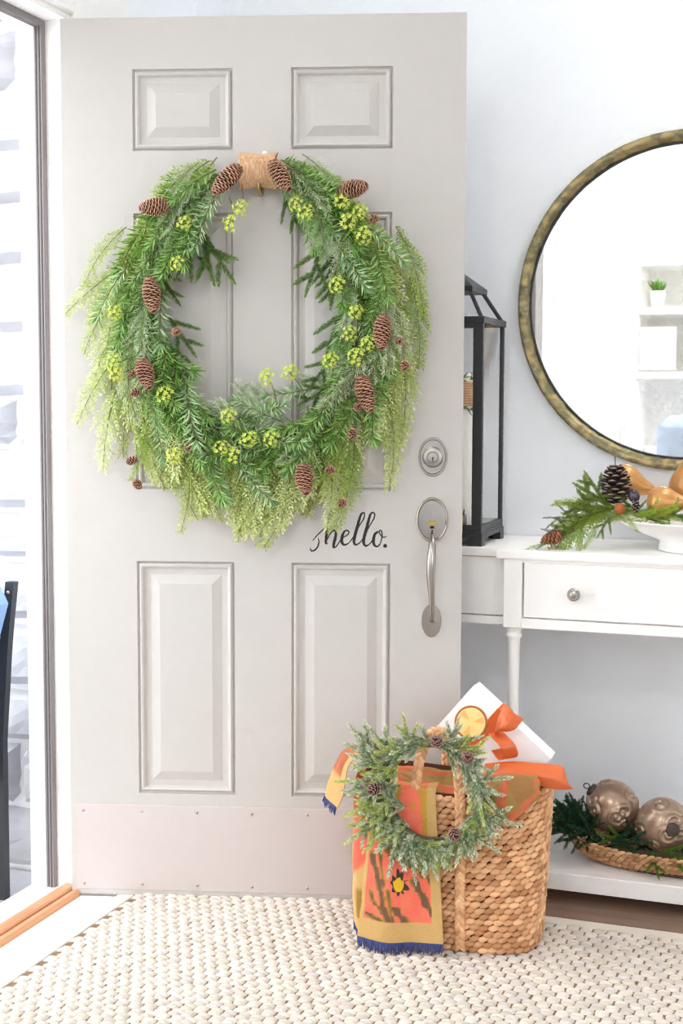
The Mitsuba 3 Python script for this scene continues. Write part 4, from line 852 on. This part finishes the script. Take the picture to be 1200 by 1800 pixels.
def braid(path, nrm, w, r, step=.0085, strands=2):
    P = smoothpath(path, 10); d_ = np.linalg.norm(np.diff(P, axis=0), axis=1); cs = np.r_[0, np.cumsum(d_)]; n = int(cs[-1] / step); mats, cols = [], []
    for k in range(n):
        s = (k + .5) * step; p = np.array([np.interp(s, cs, P[:, i]) for i in range(3)]); q = np.array([np.interp(min(s + .003, cs[-1]), cs, P[:, i]) for i in range(3)]); q0 = np.array([np.interp(max(s - .003, 0), cs, P[:, i]) for i in range(3)])
        t = q - q0; t /= np.linalg.norm(t); n_ = np.array(nrm(p), float); n_ -= t * (t @ n_); n_ /= np.linalg.norm(n_); l = np.cross(t, n_); sd = 1 if k % 2 else -1
        mats.append(frame(t * .82 + l * sd * -.58, n_, p + l * sd * w * .30 + n_ * .001, (w * .85, w * .40, w * .45))); cols.append(np.clip((CT0 + (CT1 - CT0) * r.uniform(.2, 1.0)) * r.uniform(.9, 1.12), 0, .9))
        mats.append(frame(t * .82 - l * sd * -.58, -n_, p - l * sd * w * .30 - n_ * .001, (w * .85, w * .40, w * .45))); cols.append(np.clip((CT0 + (CT1 - CT0) * r.uniform(.2, 1.0)) * r.uniform(.9, 1.12), 0, .9))
    return many(ELL, mats, cols)
fy = KY - .113
for x in (.958, .862):
    m, c = braid([(x, KY - kdim(z)[1] - .008, z) for z in (.018, .06, .15, .25, .335)], lambda p: (0, -1, 0), .0135, r_)
    add(bk + '__seam_braid', m, 'matte_color', True, color=c, label='vertical braid down the front')
for s_y, yy in ((1, fy - .008), (-1, KY + .113 + .004)):
    hp = [(.860, yy, .315), (.861, yy, .36), (.868, yy + .004 * s_y, .42), (.886, yy + .008 * s_y, .468), (.908, yy + .009 * s_y, .484), (.930, yy + .008 * s_y, .468), (.948, yy + .004 * s_y, .42), (.956, yy, .36), (.958, yy, .315)]
    m, c = braid(hp, lambda p: (0, -1, 0), .0135, r_, .008)
    add(bk + '__handle', m, 'matte_color', True, color=c, label='twisted handle')

# ------------------------------------------------------------------ the scarf in the basket
def grid_cloth(P, nu, nv, th=.0016, wob=0.0, seed=0):
    """P: control rows (rows x cols x 3), smoothed to a nu x nv sheet of some thickness; uv runs (col, row)"""
    P = np.array(P, float)
    rows = np.stack([smoothpath(p, 10)[np.round(np.linspace(0, 10 * (len(p) - 1), nu)).astype(int)] for p in P])
    full = np.stack([smoothpath(rows[:, i], 10)[np.round(np.linspace(0, 10 * (len(P) - 1), nv)).astype(int)] for i in range(nu)], 1)   # nv x nu x 3
    du, dv = np.gradient(full, axis=1), np.gradient(full, axis=0); n = np.cross(du, dv); n /= np.linalg.norm(n, axis=2, keepdims=True) + 1e-9
    if wob: full = full + n * (wob * (meshkit.fbm(full * 28 + seed, 2) - .5))[..., None]
    V = np.concatenate([(full + n * th / 2).reshape(-1, 3), (full - n * th / 2).reshape(-1, 3)]); o = nu * nv; F = []
    U, W = np.meshgrid(np.linspace(0, 1, nu), np.linspace(0, 1, nv)); uv = np.stack([U, W], -1).reshape(-1, 2)
    for j in range(nv - 1):
        for i in range(nu - 1):
            a = j * nu + i; F += [[a, a + 1, a + nu + 1], [a, a + nu + 1, a + nu], [o + a, o + a + nu + 1, o + a + 1], [o + a, o + a + nu, o + a + nu + 1]]
    E_ = [j * nu + 0 for j in range(nv)], [j * nu + nu - 1 for j in range(nv)][::-1], list(range(nu))[::-1], [(nv - 1) * nu + i for i in range(nu)]
    for e in E_:
        for a, b in zip(e[:-1], e[1:]): F += [[a, b, o + b], [a, o + b, o + a]]
    return (V, np.array(F)), np.vstack([uv, uv]), full
CORAL, TAN_, OLIVE, BRN, YEL = S(226, 98, 80), S(196, 158, 98), S(150, 112, 44), S(110, 76, 58), S(222, 176, 36)
def seg_d(u, v, a, b):
    ax, ay, bx, by = a[0], a[1] * 1.9, b[0], b[1] * 1.9; y = v * 1.9
    t = dr.clip(((u - ax) * (bx - ax) + (y - ay) * (by - ay)) / ((bx - ax) ** 2 + (by - ay) ** 2), 0, 1)
    return dr.sqrt(dr.square(u - ax - t * (bx - ax)) + dr.square(y - ay - t * (by - ay)))
def tuv(x, y):
    xl, xr = 215 - (y - 900) * .1, 525 + (y - 840) * .115
    return (x - xl) / (xr - xl), (y - 535) / 750
STR = [((245, 950), (285, 1050), .026), ((285, 1050), (325, 1185), .026), ((330, 915), (400, 955), .024), ((400, 955), (465, 995), .022), ((430, 1025), (470, 1085), .030), ((470, 1085), (520, 1140), .030), ((240, 1080), (300, 1140), .011), ((350, 1120), (402, 1190), .022), ((220, 1160), (300, 1180), .012), ((462, 960), (515, 1040), .012), ((300, 900), (345, 960), .012), ((280, 930), (305, 1040), .010), ((320, 1060), (345, 1180), .010), ((500, 900), (480, 960), .012)]
def f_scarf(p, n, uv):
    u, v = uv.x, uv.y
    w = mikit.fbm(u * 9, v * 16, 3, octaves=3)
    c = mix(CORAL, S(232, 124, 92), w)
    ol = mikit.smoothstep(.52, .62, mikit.fbm(u * 6 + 4, v * 9 + 2, 1, octaves=3)) * (1 - mikit.smoothstep(.45, .58, v))
    c = mix(c, S(188, 142, 48), ol)
    d = mi.Float(9)
    for a, b, k in STR: d = dr.minimum(d, seg_d(u, v, tuv(*a), tuv(*b)) - k)
    d = d + (mikit.noise(u * 40, v * 60) - .5) * .016
    c = mix(c, OLIVE, 1 - mikit.smoothstep(.012, .02, d)); c = mix(c, BRN, 1 - mikit.smoothstep(-.004, .004, d))
    fu, fv = tuv(368, 1035); dx, dy = u - fu, (v - fv) * 1.9; rr = dr.sqrt(dx * dx + dy * dy); ang = dr.atan2(dy, dx)
    c = mix(c, S(60, 44, 40), 1 - mikit.smoothstep(.085, .095, rr + .022 * dr.cos(ang * 9))); c = mix(c, YEL, 1 - mikit.smoothstep(.058, .064, rr))
    bd = dr.maximum(dr.maximum(mikit.smoothstep(.865, .875, u), 1 - mikit.smoothstep(.03, .04, u)), mikit.smoothstep(.855, .862, v))
    c = mix(c, TAN_, bd)
    th = mikit.noise(u * 260, v * 420)
    return c * (.88 + .2 * th)
mat('scarf_print', mikit.proc(f_scarf), .85, sheen=.3)
def f_scarf2(p, n, uv):
    u, v = uv.x, uv.y; c = mix(CORAL, S(216, 92, 64), mikit.fbm(u * 4, v * 8, 5, octaves=2))
    c = mix(c, TAN_, dr.maximum(mikit.smoothstep(.70, .74, v + .15 * u), dr.maximum(1 - mikit.smoothstep(.10, .13, u), 0)))
    c = mix(c, OLIVE, mikit.smoothstep(.70, .74, v) * mikit.smoothstep(.45, .6, u) * (1 - mikit.smoothstep(.9, .92, v)))
    return c
mat('scarf_side', mikit.proc(f_scarf2), .85, sheen=.3)
def f_scarf3(p, n, uv):
    u, v = uv.x, uv.y; w = mikit.fbm(u * 11 + v * 6 + 1, v * 2.2, 2, octaves=3)
    c = mix(S(150, 118, 62), S(196, 96, 62), mikit.smoothstep(.46, .62, w)); return mix(c, S(150, 106, 56), mikit.smoothstep(.6, .7, mikit.noise(u * 7, v * 5 + 3)))
mat('scarf_fold', mikit.proc(f_scarf3), .8, sheen=.3)
def f_scarf4(p, n, uv):
    u, v = uv.x, uv.y; c = mix(S(196, 110, 74), S(150, 84, 54), mikit.fbm(u * 6, v * 6, 8, octaves=2))
    return mix(c, TAN_, dr.maximum(mikit.smoothstep(.62, .68, v), mikit.smoothstep(.8, .85, u)))
mat('scarf_edge', mikit.proc(f_scarf4), .85, sheen=.3)
sc = thing('scarf', 'coral and tan patterned scarf with navy fringe, draped over the rim of the woven basket', 'scarf')
m, uv, full = grid_cloth([[(.775, -.020, .372), (.82, -.022, .366), (.86, -.022, .364), (.905, -.020, .370)], [(.768, -.052, .352), (.82, -.056, .350), (.86, -.054, .350), (.907, -.050, .350)], [(.760, -.062, .24), (.81, -.070, .24), (.86, -.060, .24), (.916, -.058, .24)], [(.752, -.074, .12), (.81, -.086, .12), (.87, -.066, .12), (.925, -.062, .12)], [(.745, -.084, .038), (.81, -.094, .036), (.87, -.076, .038), (.932, -.070, .040)]], 40, 60, wob=.006)
add(sc + '__front_panel', m, 'scarf_print', True, uv=uv, label='front panel with brown strokes and a yellow flower')
def fringe(edge, L, down, seed=0, w=.0016):
    rr = np.random.default_rng(seed); E2 = smoothpath(edge, 12); cs = np.r_[0, np.cumsum(np.linalg.norm(np.diff(E2, axis=0), axis=1))]; n = int(cs[-1] / .0021); ms = []
    for k in range(n):
        p = np.array([np.interp((k + .5) / n * cs[-1], cs, E2[:, i]) for i in range(3)]); d = np.array(down, float) + rr.normal(size=3) * .10; l = L * rr.uniform(.85, 1.1)
        ms.append(tube([p, p + d * l * .5, p + d * l + [0, 0, .001]], [w, w, w * .6], 4))
    return cat(ms)
add(sc + '__fringe', fringe(full[-1][::3], .022, (0, -.10, -1), 1), 'navy_fringe', True, label='navy fringe')
m, uv, full = grid_cloth([[(.722, .02, .372), (.738, -.010, .370), (.765, -.030, .362)], [(.708, .01, .35), (.732, -.028, .35), (.768, -.050, .345)], [(.706, .00, .24), (.730, -.040, .24), (.766, -.055, .24)], [(.708, -.006, .13), (.728, -.046, .12), (.762, -.062, .12)], [(.712, -.010, .040), (.734, -.050, .038), (.760, -.070, .040)]], 20, 40, wob=.004, seed=3)
add(sc + '__side_panel', m, 'scarf_side', True, uv=uv, label='plain coral side panel')
add(sc + '__fringe', fringe(full[-1][::3], .014, (0, -.05, -1), 2), 'navy_fringe', True)
m, uv, full = grid_cloth([[(.79, .05, .385), (.785, .02, .392), (.79, -.01, .395)], [(.745, .04, .425), (.735, .00, .432), (.750, -.035, .424)], [(.700, .03, .410), (.684, -.01, .412), (.716, -.055, .398)], [(.672, .02, .355), (.658, -.02, .352), (.704, -.060, .336)], [(.662, .015, .325), (.648, -.022, .318), (.692, -.062, .304)]], 24, 30, wob=.006, seed=7)
add(sc + '__left_fold', m, 'scarf_edge', True, uv=uv, label='brown and tan fold hanging left')
add(sc + '__fringe', fringe(full[-1][::2], .018, (-.15, -.05, -1), 3), 'navy_fringe', True)
m, uv, full = grid_cloth([[(.99, .09, .345), (1.02, .08, .362), (1.06, .08, .372), (1.10, .08, .372)], [(.995, .02, .356), (1.02, .01, .384), (1.058, .01, .392), (1.108, .02, .392)], [(.995, -.040, .356), (1.03, -.050, .370), (1.070, -.042, .374), (1.118, .00, .385)], [(1.00, -.050, .346), (1.045, -.058, .330), (1.080, -.048, .335), (1.118, -.012, .368)], [(1.01, -.050, .340), (1.066, -.056, .310), (1.085, -.046, .325), (1.121, -.012, .360)]], 40, 36, wob=.010, seed=12)
add(sc + '__right_fold', m, 'scarf_fold', True, uv=uv, label='olive and orange fold over the right rim')
m, uv, full = grid_cloth([[(.74, .17, .335), (.82, .175, .345), (.92, .175, .34), (1.02, .175, .345), (1.09, .17, .34)], [(.735, .11, .36), (.82, .11, .35), (.92, .11, .335), (1.02, .12, .35), (1.10, .11, .36)], [(.735, .04, .37), (.82, .04, .36), (.92, .05, .33), (1.01, .04, .35), (1.10, .05, .365)], [(.75, -.015, .36), (.82, -.018, .355), (.92, -.018, .325), (1.01, -.018, .34), (1.085, -.01, .36)]], 50, 24, wob=.02, seed=21)
add(sc + '__inner_folds', m, 'scarf_fold', True, uv=uv, label='folds bunched inside the basket')

# ------------------------------------------------------------------ gift, ribbon, orange slice
gb = thing('gift_box', 'white gift box with an orange satin ribbon, leaning out of the basket', 'box')
dl = np.array([.765, 0, -.643]); ds_ = np.array([-.643, .10, -.765]); ds_ -= dl * (ds_ @ dl); ds_ /= np.linalg.norm(ds_); dn = np.cross(dl, ds_)
GM = np.eye(4); GM[:3, 0], GM[:3, 1], GM[:3, 2], GM[:3, 3] = dl, ds_, dn, (.948, .100, .556)
gsgn = 1 if dn[1] > 0 else -1      # local z towards the wall if > 0
zf = (0, .042) if gsgn > 0 else (-.042, 0)
add(gb + '__box', cbox((0, 0, zf[0]), (.224, .15, zf[1]), .0015), 'paper_white', 30, M=GM)
add(gb + '__lid_lip', cat([cbox((-.0012, -.0012, zf[0] - .0012), (.2252, .1512, zf[0] + .014), .001)] if gsgn > 0 else [cbox((-.0012, -.0012, -.014), (.2252, .1512, .0012), .001)]), 'paper_white', 30, M=GM)
zn = -.0022 if gsgn > 0 else .0022; zs_ = -1 if gsgn > 0 else 1
add(gb + '__ribbon_band', cbox((.070, -.0022, min(zf[0], zf[0] + zn) if gsgn > 0 else -.0435), (.098, .1522, .0435 if gsgn > 0 else .0022), .0006), 'satin_orange', M=GM, label='orange satin ribbon band')
KN = np.array([1.002, .085, .462])
m, uv, _ = grid_cloth([[KN + [-.006, 0, -.008], KN + [0, -.006, -.002], KN + [.006, 0, .008]], [KN + [.004, -.022, .012], KN + [.016, -.034, .014], KN + [.024, -.024, .010]], [KN + [.010, -.020, .040], KN + [.030, -.036, .030], KN + [.046, -.026, .016]], [KN + [.020, -.006, .066], KN + [.040, -.018, .052], KN + [.062, -.008, .036]]], 16, 20)
add(gb + '__ribbon_tail', m, 'satin_orange', True, label='flared orange ribbon end')
lp = [KN + [0, -.004, 0], KN + [.018, -.030, -.004], KN + [.036, -.040, -.018], KN + [.040, -.030, -.040], KN + [.026, -.018, -.050], KN + [.008, -.008, -.034]]
m, uv, _ = grid_cloth([[q + np.array([-.014, .0, .010]) * k + np.array([0, -.008, -.012]) * k for k in (-1, 0, 1)] for q in lp], 12, 30)
add(gb + '__ribbon_loop', m, 'satin_orange', True, label='orange ribbon loop')
rb = thing('ribbon', 'loose orange satin ribbon end sticking out of the basket to the right', 'ribbon')
m, uv, _ = grid_cloth([[(.985, .06, .398), (.985, .045, .384), (.985, .04, .372)], [(1.04, .058, .408), (1.04, .035, .388), (1.04, .03, .374)], [(1.09, .058, .410), (1.095, .034, .392), (1.10, .035, .368)], [(1.148, .058, .409), (1.150, .036, .386), (1.148, .045, .362)], [(1.158, .060, .396), (1.166, .046, .378), (1.176, .058, .363)]], 14, 40, wob=.004)
add(rb, m, 'satin_orange', True)
og = thing('orange_slice', 'dried orange slice in front of the white gift box', 'orange slice')
OM = frame((1, 0, -.1), (.05, -1, .25), (.958, .040, .490))
add(og + '__rind', tube([(.0335 * math.cos(a), .0335 * math.sin(a), 0) for a in np.linspace(0, 2 * np.pi, 41)[:-1]], .0028, 8, closed=True), 'rust', True, M=OM, label='brown rind')
mat('citrus', S(246, 200, 124), .4, spec_trans=0.0, clearcoat=.5); mat('citrus_dark', S(240, 170, 88), .4)
add(og + '__pith', lathe([(0, -.0018), (.0325, -.0018), (.0325, .0018), (0, .0018)], 40), 'citrus', 40, M=OM, label='pale pith')
for i in range(9):
    a0, a1 = i * 2 * np.pi / 9 + .07, (i + 1) * 2 * np.pi / 9 - .07
    pl = Polygon([(.005 * math.cos((a0 + a1) / 2), .005 * math.sin((a0 + a1) / 2))] + [(.029 * math.cos(a), .029 * math.sin(a)) for a in np.linspace(a0, a1, 6)]).buffer(-.0012).buffer(.0010)
    add(og + '__segment', extr(pl, .0012).apply_translation((0, 0, .0014)), 'citrus_dark' if i % 3 == 0 else 'citrus', M=OM)

# ------------------------------------------------------------------ small wreath hung on the basket handle
r_ = np.random.default_rng(81)
sw = thing('wreath', 'small frosted spruce wreath with pine cones, hung on the handle of the woven basket', 'wreath')
FR = shapes(spruce, 4, L=.095, c0=S(96, 122, 80), c1=S(228, 232, 204), nl=.0135, n=150, w=.0025, tw=2) + shapes(spruce, 2, L=.09, c0=S(140, 162, 84), c1=S(218, 224, 146), nl=.0125, n=140, w=.0023, tw=2)
WX, WY, WZ, WRX, WRZ = .905, -.068, .362, .098, .100
add(sw + '__twig_ring', tube([(WX + WRX * math.sin(a), WY + .004 * math.sin(5 * a), WZ + WRZ * math.cos(a)) for a in np.linspace(0, 2 * np.pi, 49)[:-1]], .0045, 8, closed=True), 'vine', True, label='brown twig ring')
for i in range(96):
    a = 2 * np.pi * (i + r_.uniform(-.3, .3)) / 96
    q = r_.choice([-1, 1]); tg = np.array([math.cos(a), 0, -math.sin(a)]); nn = np.array([math.sin(a), 0, math.cos(a)])
    sgn = 1 if math.sin(a) > 0 else -1
    d = tg * sgn * .75 + nn * r_.uniform(-.15, .75) + np.array([0, -r_.uniform(.05, .45), 0]) + G * .22
    s = r_.uniform(.62, .95)
    put(sw + '__spruce_sprig', FR[int(r_.integers(0, 6))], frame(d, (r_.normal() * .35, -1, .1 + r_.normal() * .35), (WX + WRX * math.sin(a), WY - r_.uniform(0, .014), WZ + WRZ * math.cos(a)), (s, s * q, s)))
for p, d, s in (((.80, -.08, .42), (-.9, -.15, .35), .95), ((.79, -.08, .38), (-1, -.2, -.1), 1.0), ((.80, -.085, .34), (-.9, -.2, -.45), 1.0), ((.82, -.09, .30), (-.6, -.2, -.8), 1.0), ((.84, -.09, .28), (-.2, -.2, -1), 1.05), ((.87, -.09, .265), (.05, -.2, -1), .95), ((.83, -.085, .43), (-.6, -.15, .7), .95),
                ((1.0, -.085, .33), (.9, -.15, -.1), 1.0), ((.99, -.085, .40), (.85, -.1, .15), .9), ((.97, -.08, .44), (.6, -.1, .6), .85), ((.79, -.07, .44), (-.75, -.1, .55), .9), ((.94, -.08, .46), (.3, -.1, .8), .75), ((.86, -.08, .46), (-.2, -.1, .9), .75), ((.80, -.09, .30), (-.75, -.2, -.55), 1.05), ((.90, -.09, .26), (.35, -.2, -.9), .8), ((.98, -.09, .30), (.85, -.2, -.4), .9)):
    put(sw + '__spruce_sprig', FR[int(r_.integers(0, 6))], frame(d, (r_.normal() * .3, -1, .1), p, (s, s * r_.choice([-1, 1]), s)))
for i in range(22):
    p = np.array([r_.uniform(.785, .86), -.085 - .012 * r_.random(), r_.uniform(.285, .445)]); d = np.array([-.8 + r_.normal() * .25, -.25, (p[2] - .36) * 7 + r_.normal() * .3 - .1]); s = r_.uniform(.6, .85)
    put(sw + '__spruce_sprig', FR[int(r_.integers(0, 6))], frame(d, (r_.normal() * .3, -1, .1), p, (s, s * r_.choice([-1, 1]), s)))
m, c = cone_mesh(.032, .0125, 7, 6, c0=S(70, 46, 44), c1=S(112, 78, 70), tipc=S(170, 134, 120), r=np.random.default_rng(4)); CS2 = mikit.ply(m, 'matte_color', color=c)
for p, d in (((.800, -.112, .376), (-.3, -1, -.2)), ((.990, -.105, .452), (.2, -1, .3)), ((.962, -.112, .296), (.5, -1, 0)), ((.925, -.098, .475), (0, -1, .5))):
    put(sw + '__pine_cone', CS2, frame(d, (0.1, .2, 1), p))

# ------------------------------------------------------------------ the far side of the room, seen in the mirror
bs = thing('shelf_unit', 'white built in shelf unit across the room, seen in the round mirror', 'shelf')
SX0, SX1, SY0, SY1 = .545, 1.60, YF, -4.0
add(bs + '__carcass', cat([cbox((SX0, SY0, 0), (SX0 + .028, SY1, 2.5), .002), cbox((SX1 - .028, SY0, 0), (SX1, SY1, 2.5), .002), cbox((SX0, SY0, 0), (SX1, SY0 + .02, 2.5), .002), cbox((SX0, SY0, 1.95), (SX1, SY1, 2.5), .002)]), 'white_paint', 30)
for zz in (1.67, 1.30, .86): add(bs + '__shelf', cbox((SX0 + .02, SY0 + .01, zz), (SX1 - .02, SY1 + .01, zz + .042), .002), 'white_paint', 30)
for i in range(2):
    for z0, z1 in ((.06, .85), (1.35, 1.60)): dk_ = uniq(bs + '__door'); add(dk_ + '__panel', cbox((SX0 + .26 * i + .03 if z0 > 1 else SX0 + .03 + .5 * i, SY1 - .02, z0), (SX0 + .26 * i + .24 if z0 > 1 else SX0 + .52 + .5 * i, SY1 - .002, z1), .003), 'white_paint', 30)
pp = thing('potted_plant', 'small green succulent in a white pot on the shelf, seen in the round mirror', 'plant')
PPX, PPY, PPZ = .665, -4.08, 1.7135
add(pp + '__pot', lathe([(0, 0), (.034, 0), (.045, .085), (.046, .098), (.042, .098), (.040, .085), (0, .082)], 28), 'ceramic', 40, M=mv(PPX, PPY, PPZ))
B, D, N = [], [], []
for i in range(70):
    th = i * 2.4; q = r_.uniform(.1, .9); B.append([PPX + .02 * math.cos(th) * q, PPY + .02 * math.sin(th) * q, PPZ + .085]); D.append([math.cos(th) * q, math.sin(th) * q, 1.0]); N.append([math.cos(th), math.sin(th), .2])
v, f, c = leaves(B, D, N, r_.uniform(.06, .095, 70), .016, jit(r_, S(130, 176, 84), 70)); add(pp + '__leaves', (v, f), 'leaf', color=c)
ch = thing('armchair', 'pale blue armchair across the room, seen at the edge of the round mirror', 'armchair')
AX, AY = 1.17, -3.0
add(ch + '__back', cbox((AX - .36, AY - .10, .42), (AX + .36, AY + .06, 1.10), .06), 'pale_cloth', 40)
add(ch + '__seat', cbox((AX - .34, AY - .70, .22), (AX + .34, AY - .05, .46), .05), 'pale_cloth', 40)
for s in (-1, 1): add(ch + '__arm', cbox((AX + s * .36 - .08, AY - .72, .22), (AX + s * .36 + .08, AY - .02, .64), .05), 'pale_cloth', 40)
for s in (-1, 1):
    for yy in (-.66, -.06): add(ch + '__leg', tube([(AX + s * .34, AY + yy, .23), (AX + s * .36, AY + yy, 0.001)], [.022, .014], 10), 'oak', 50)
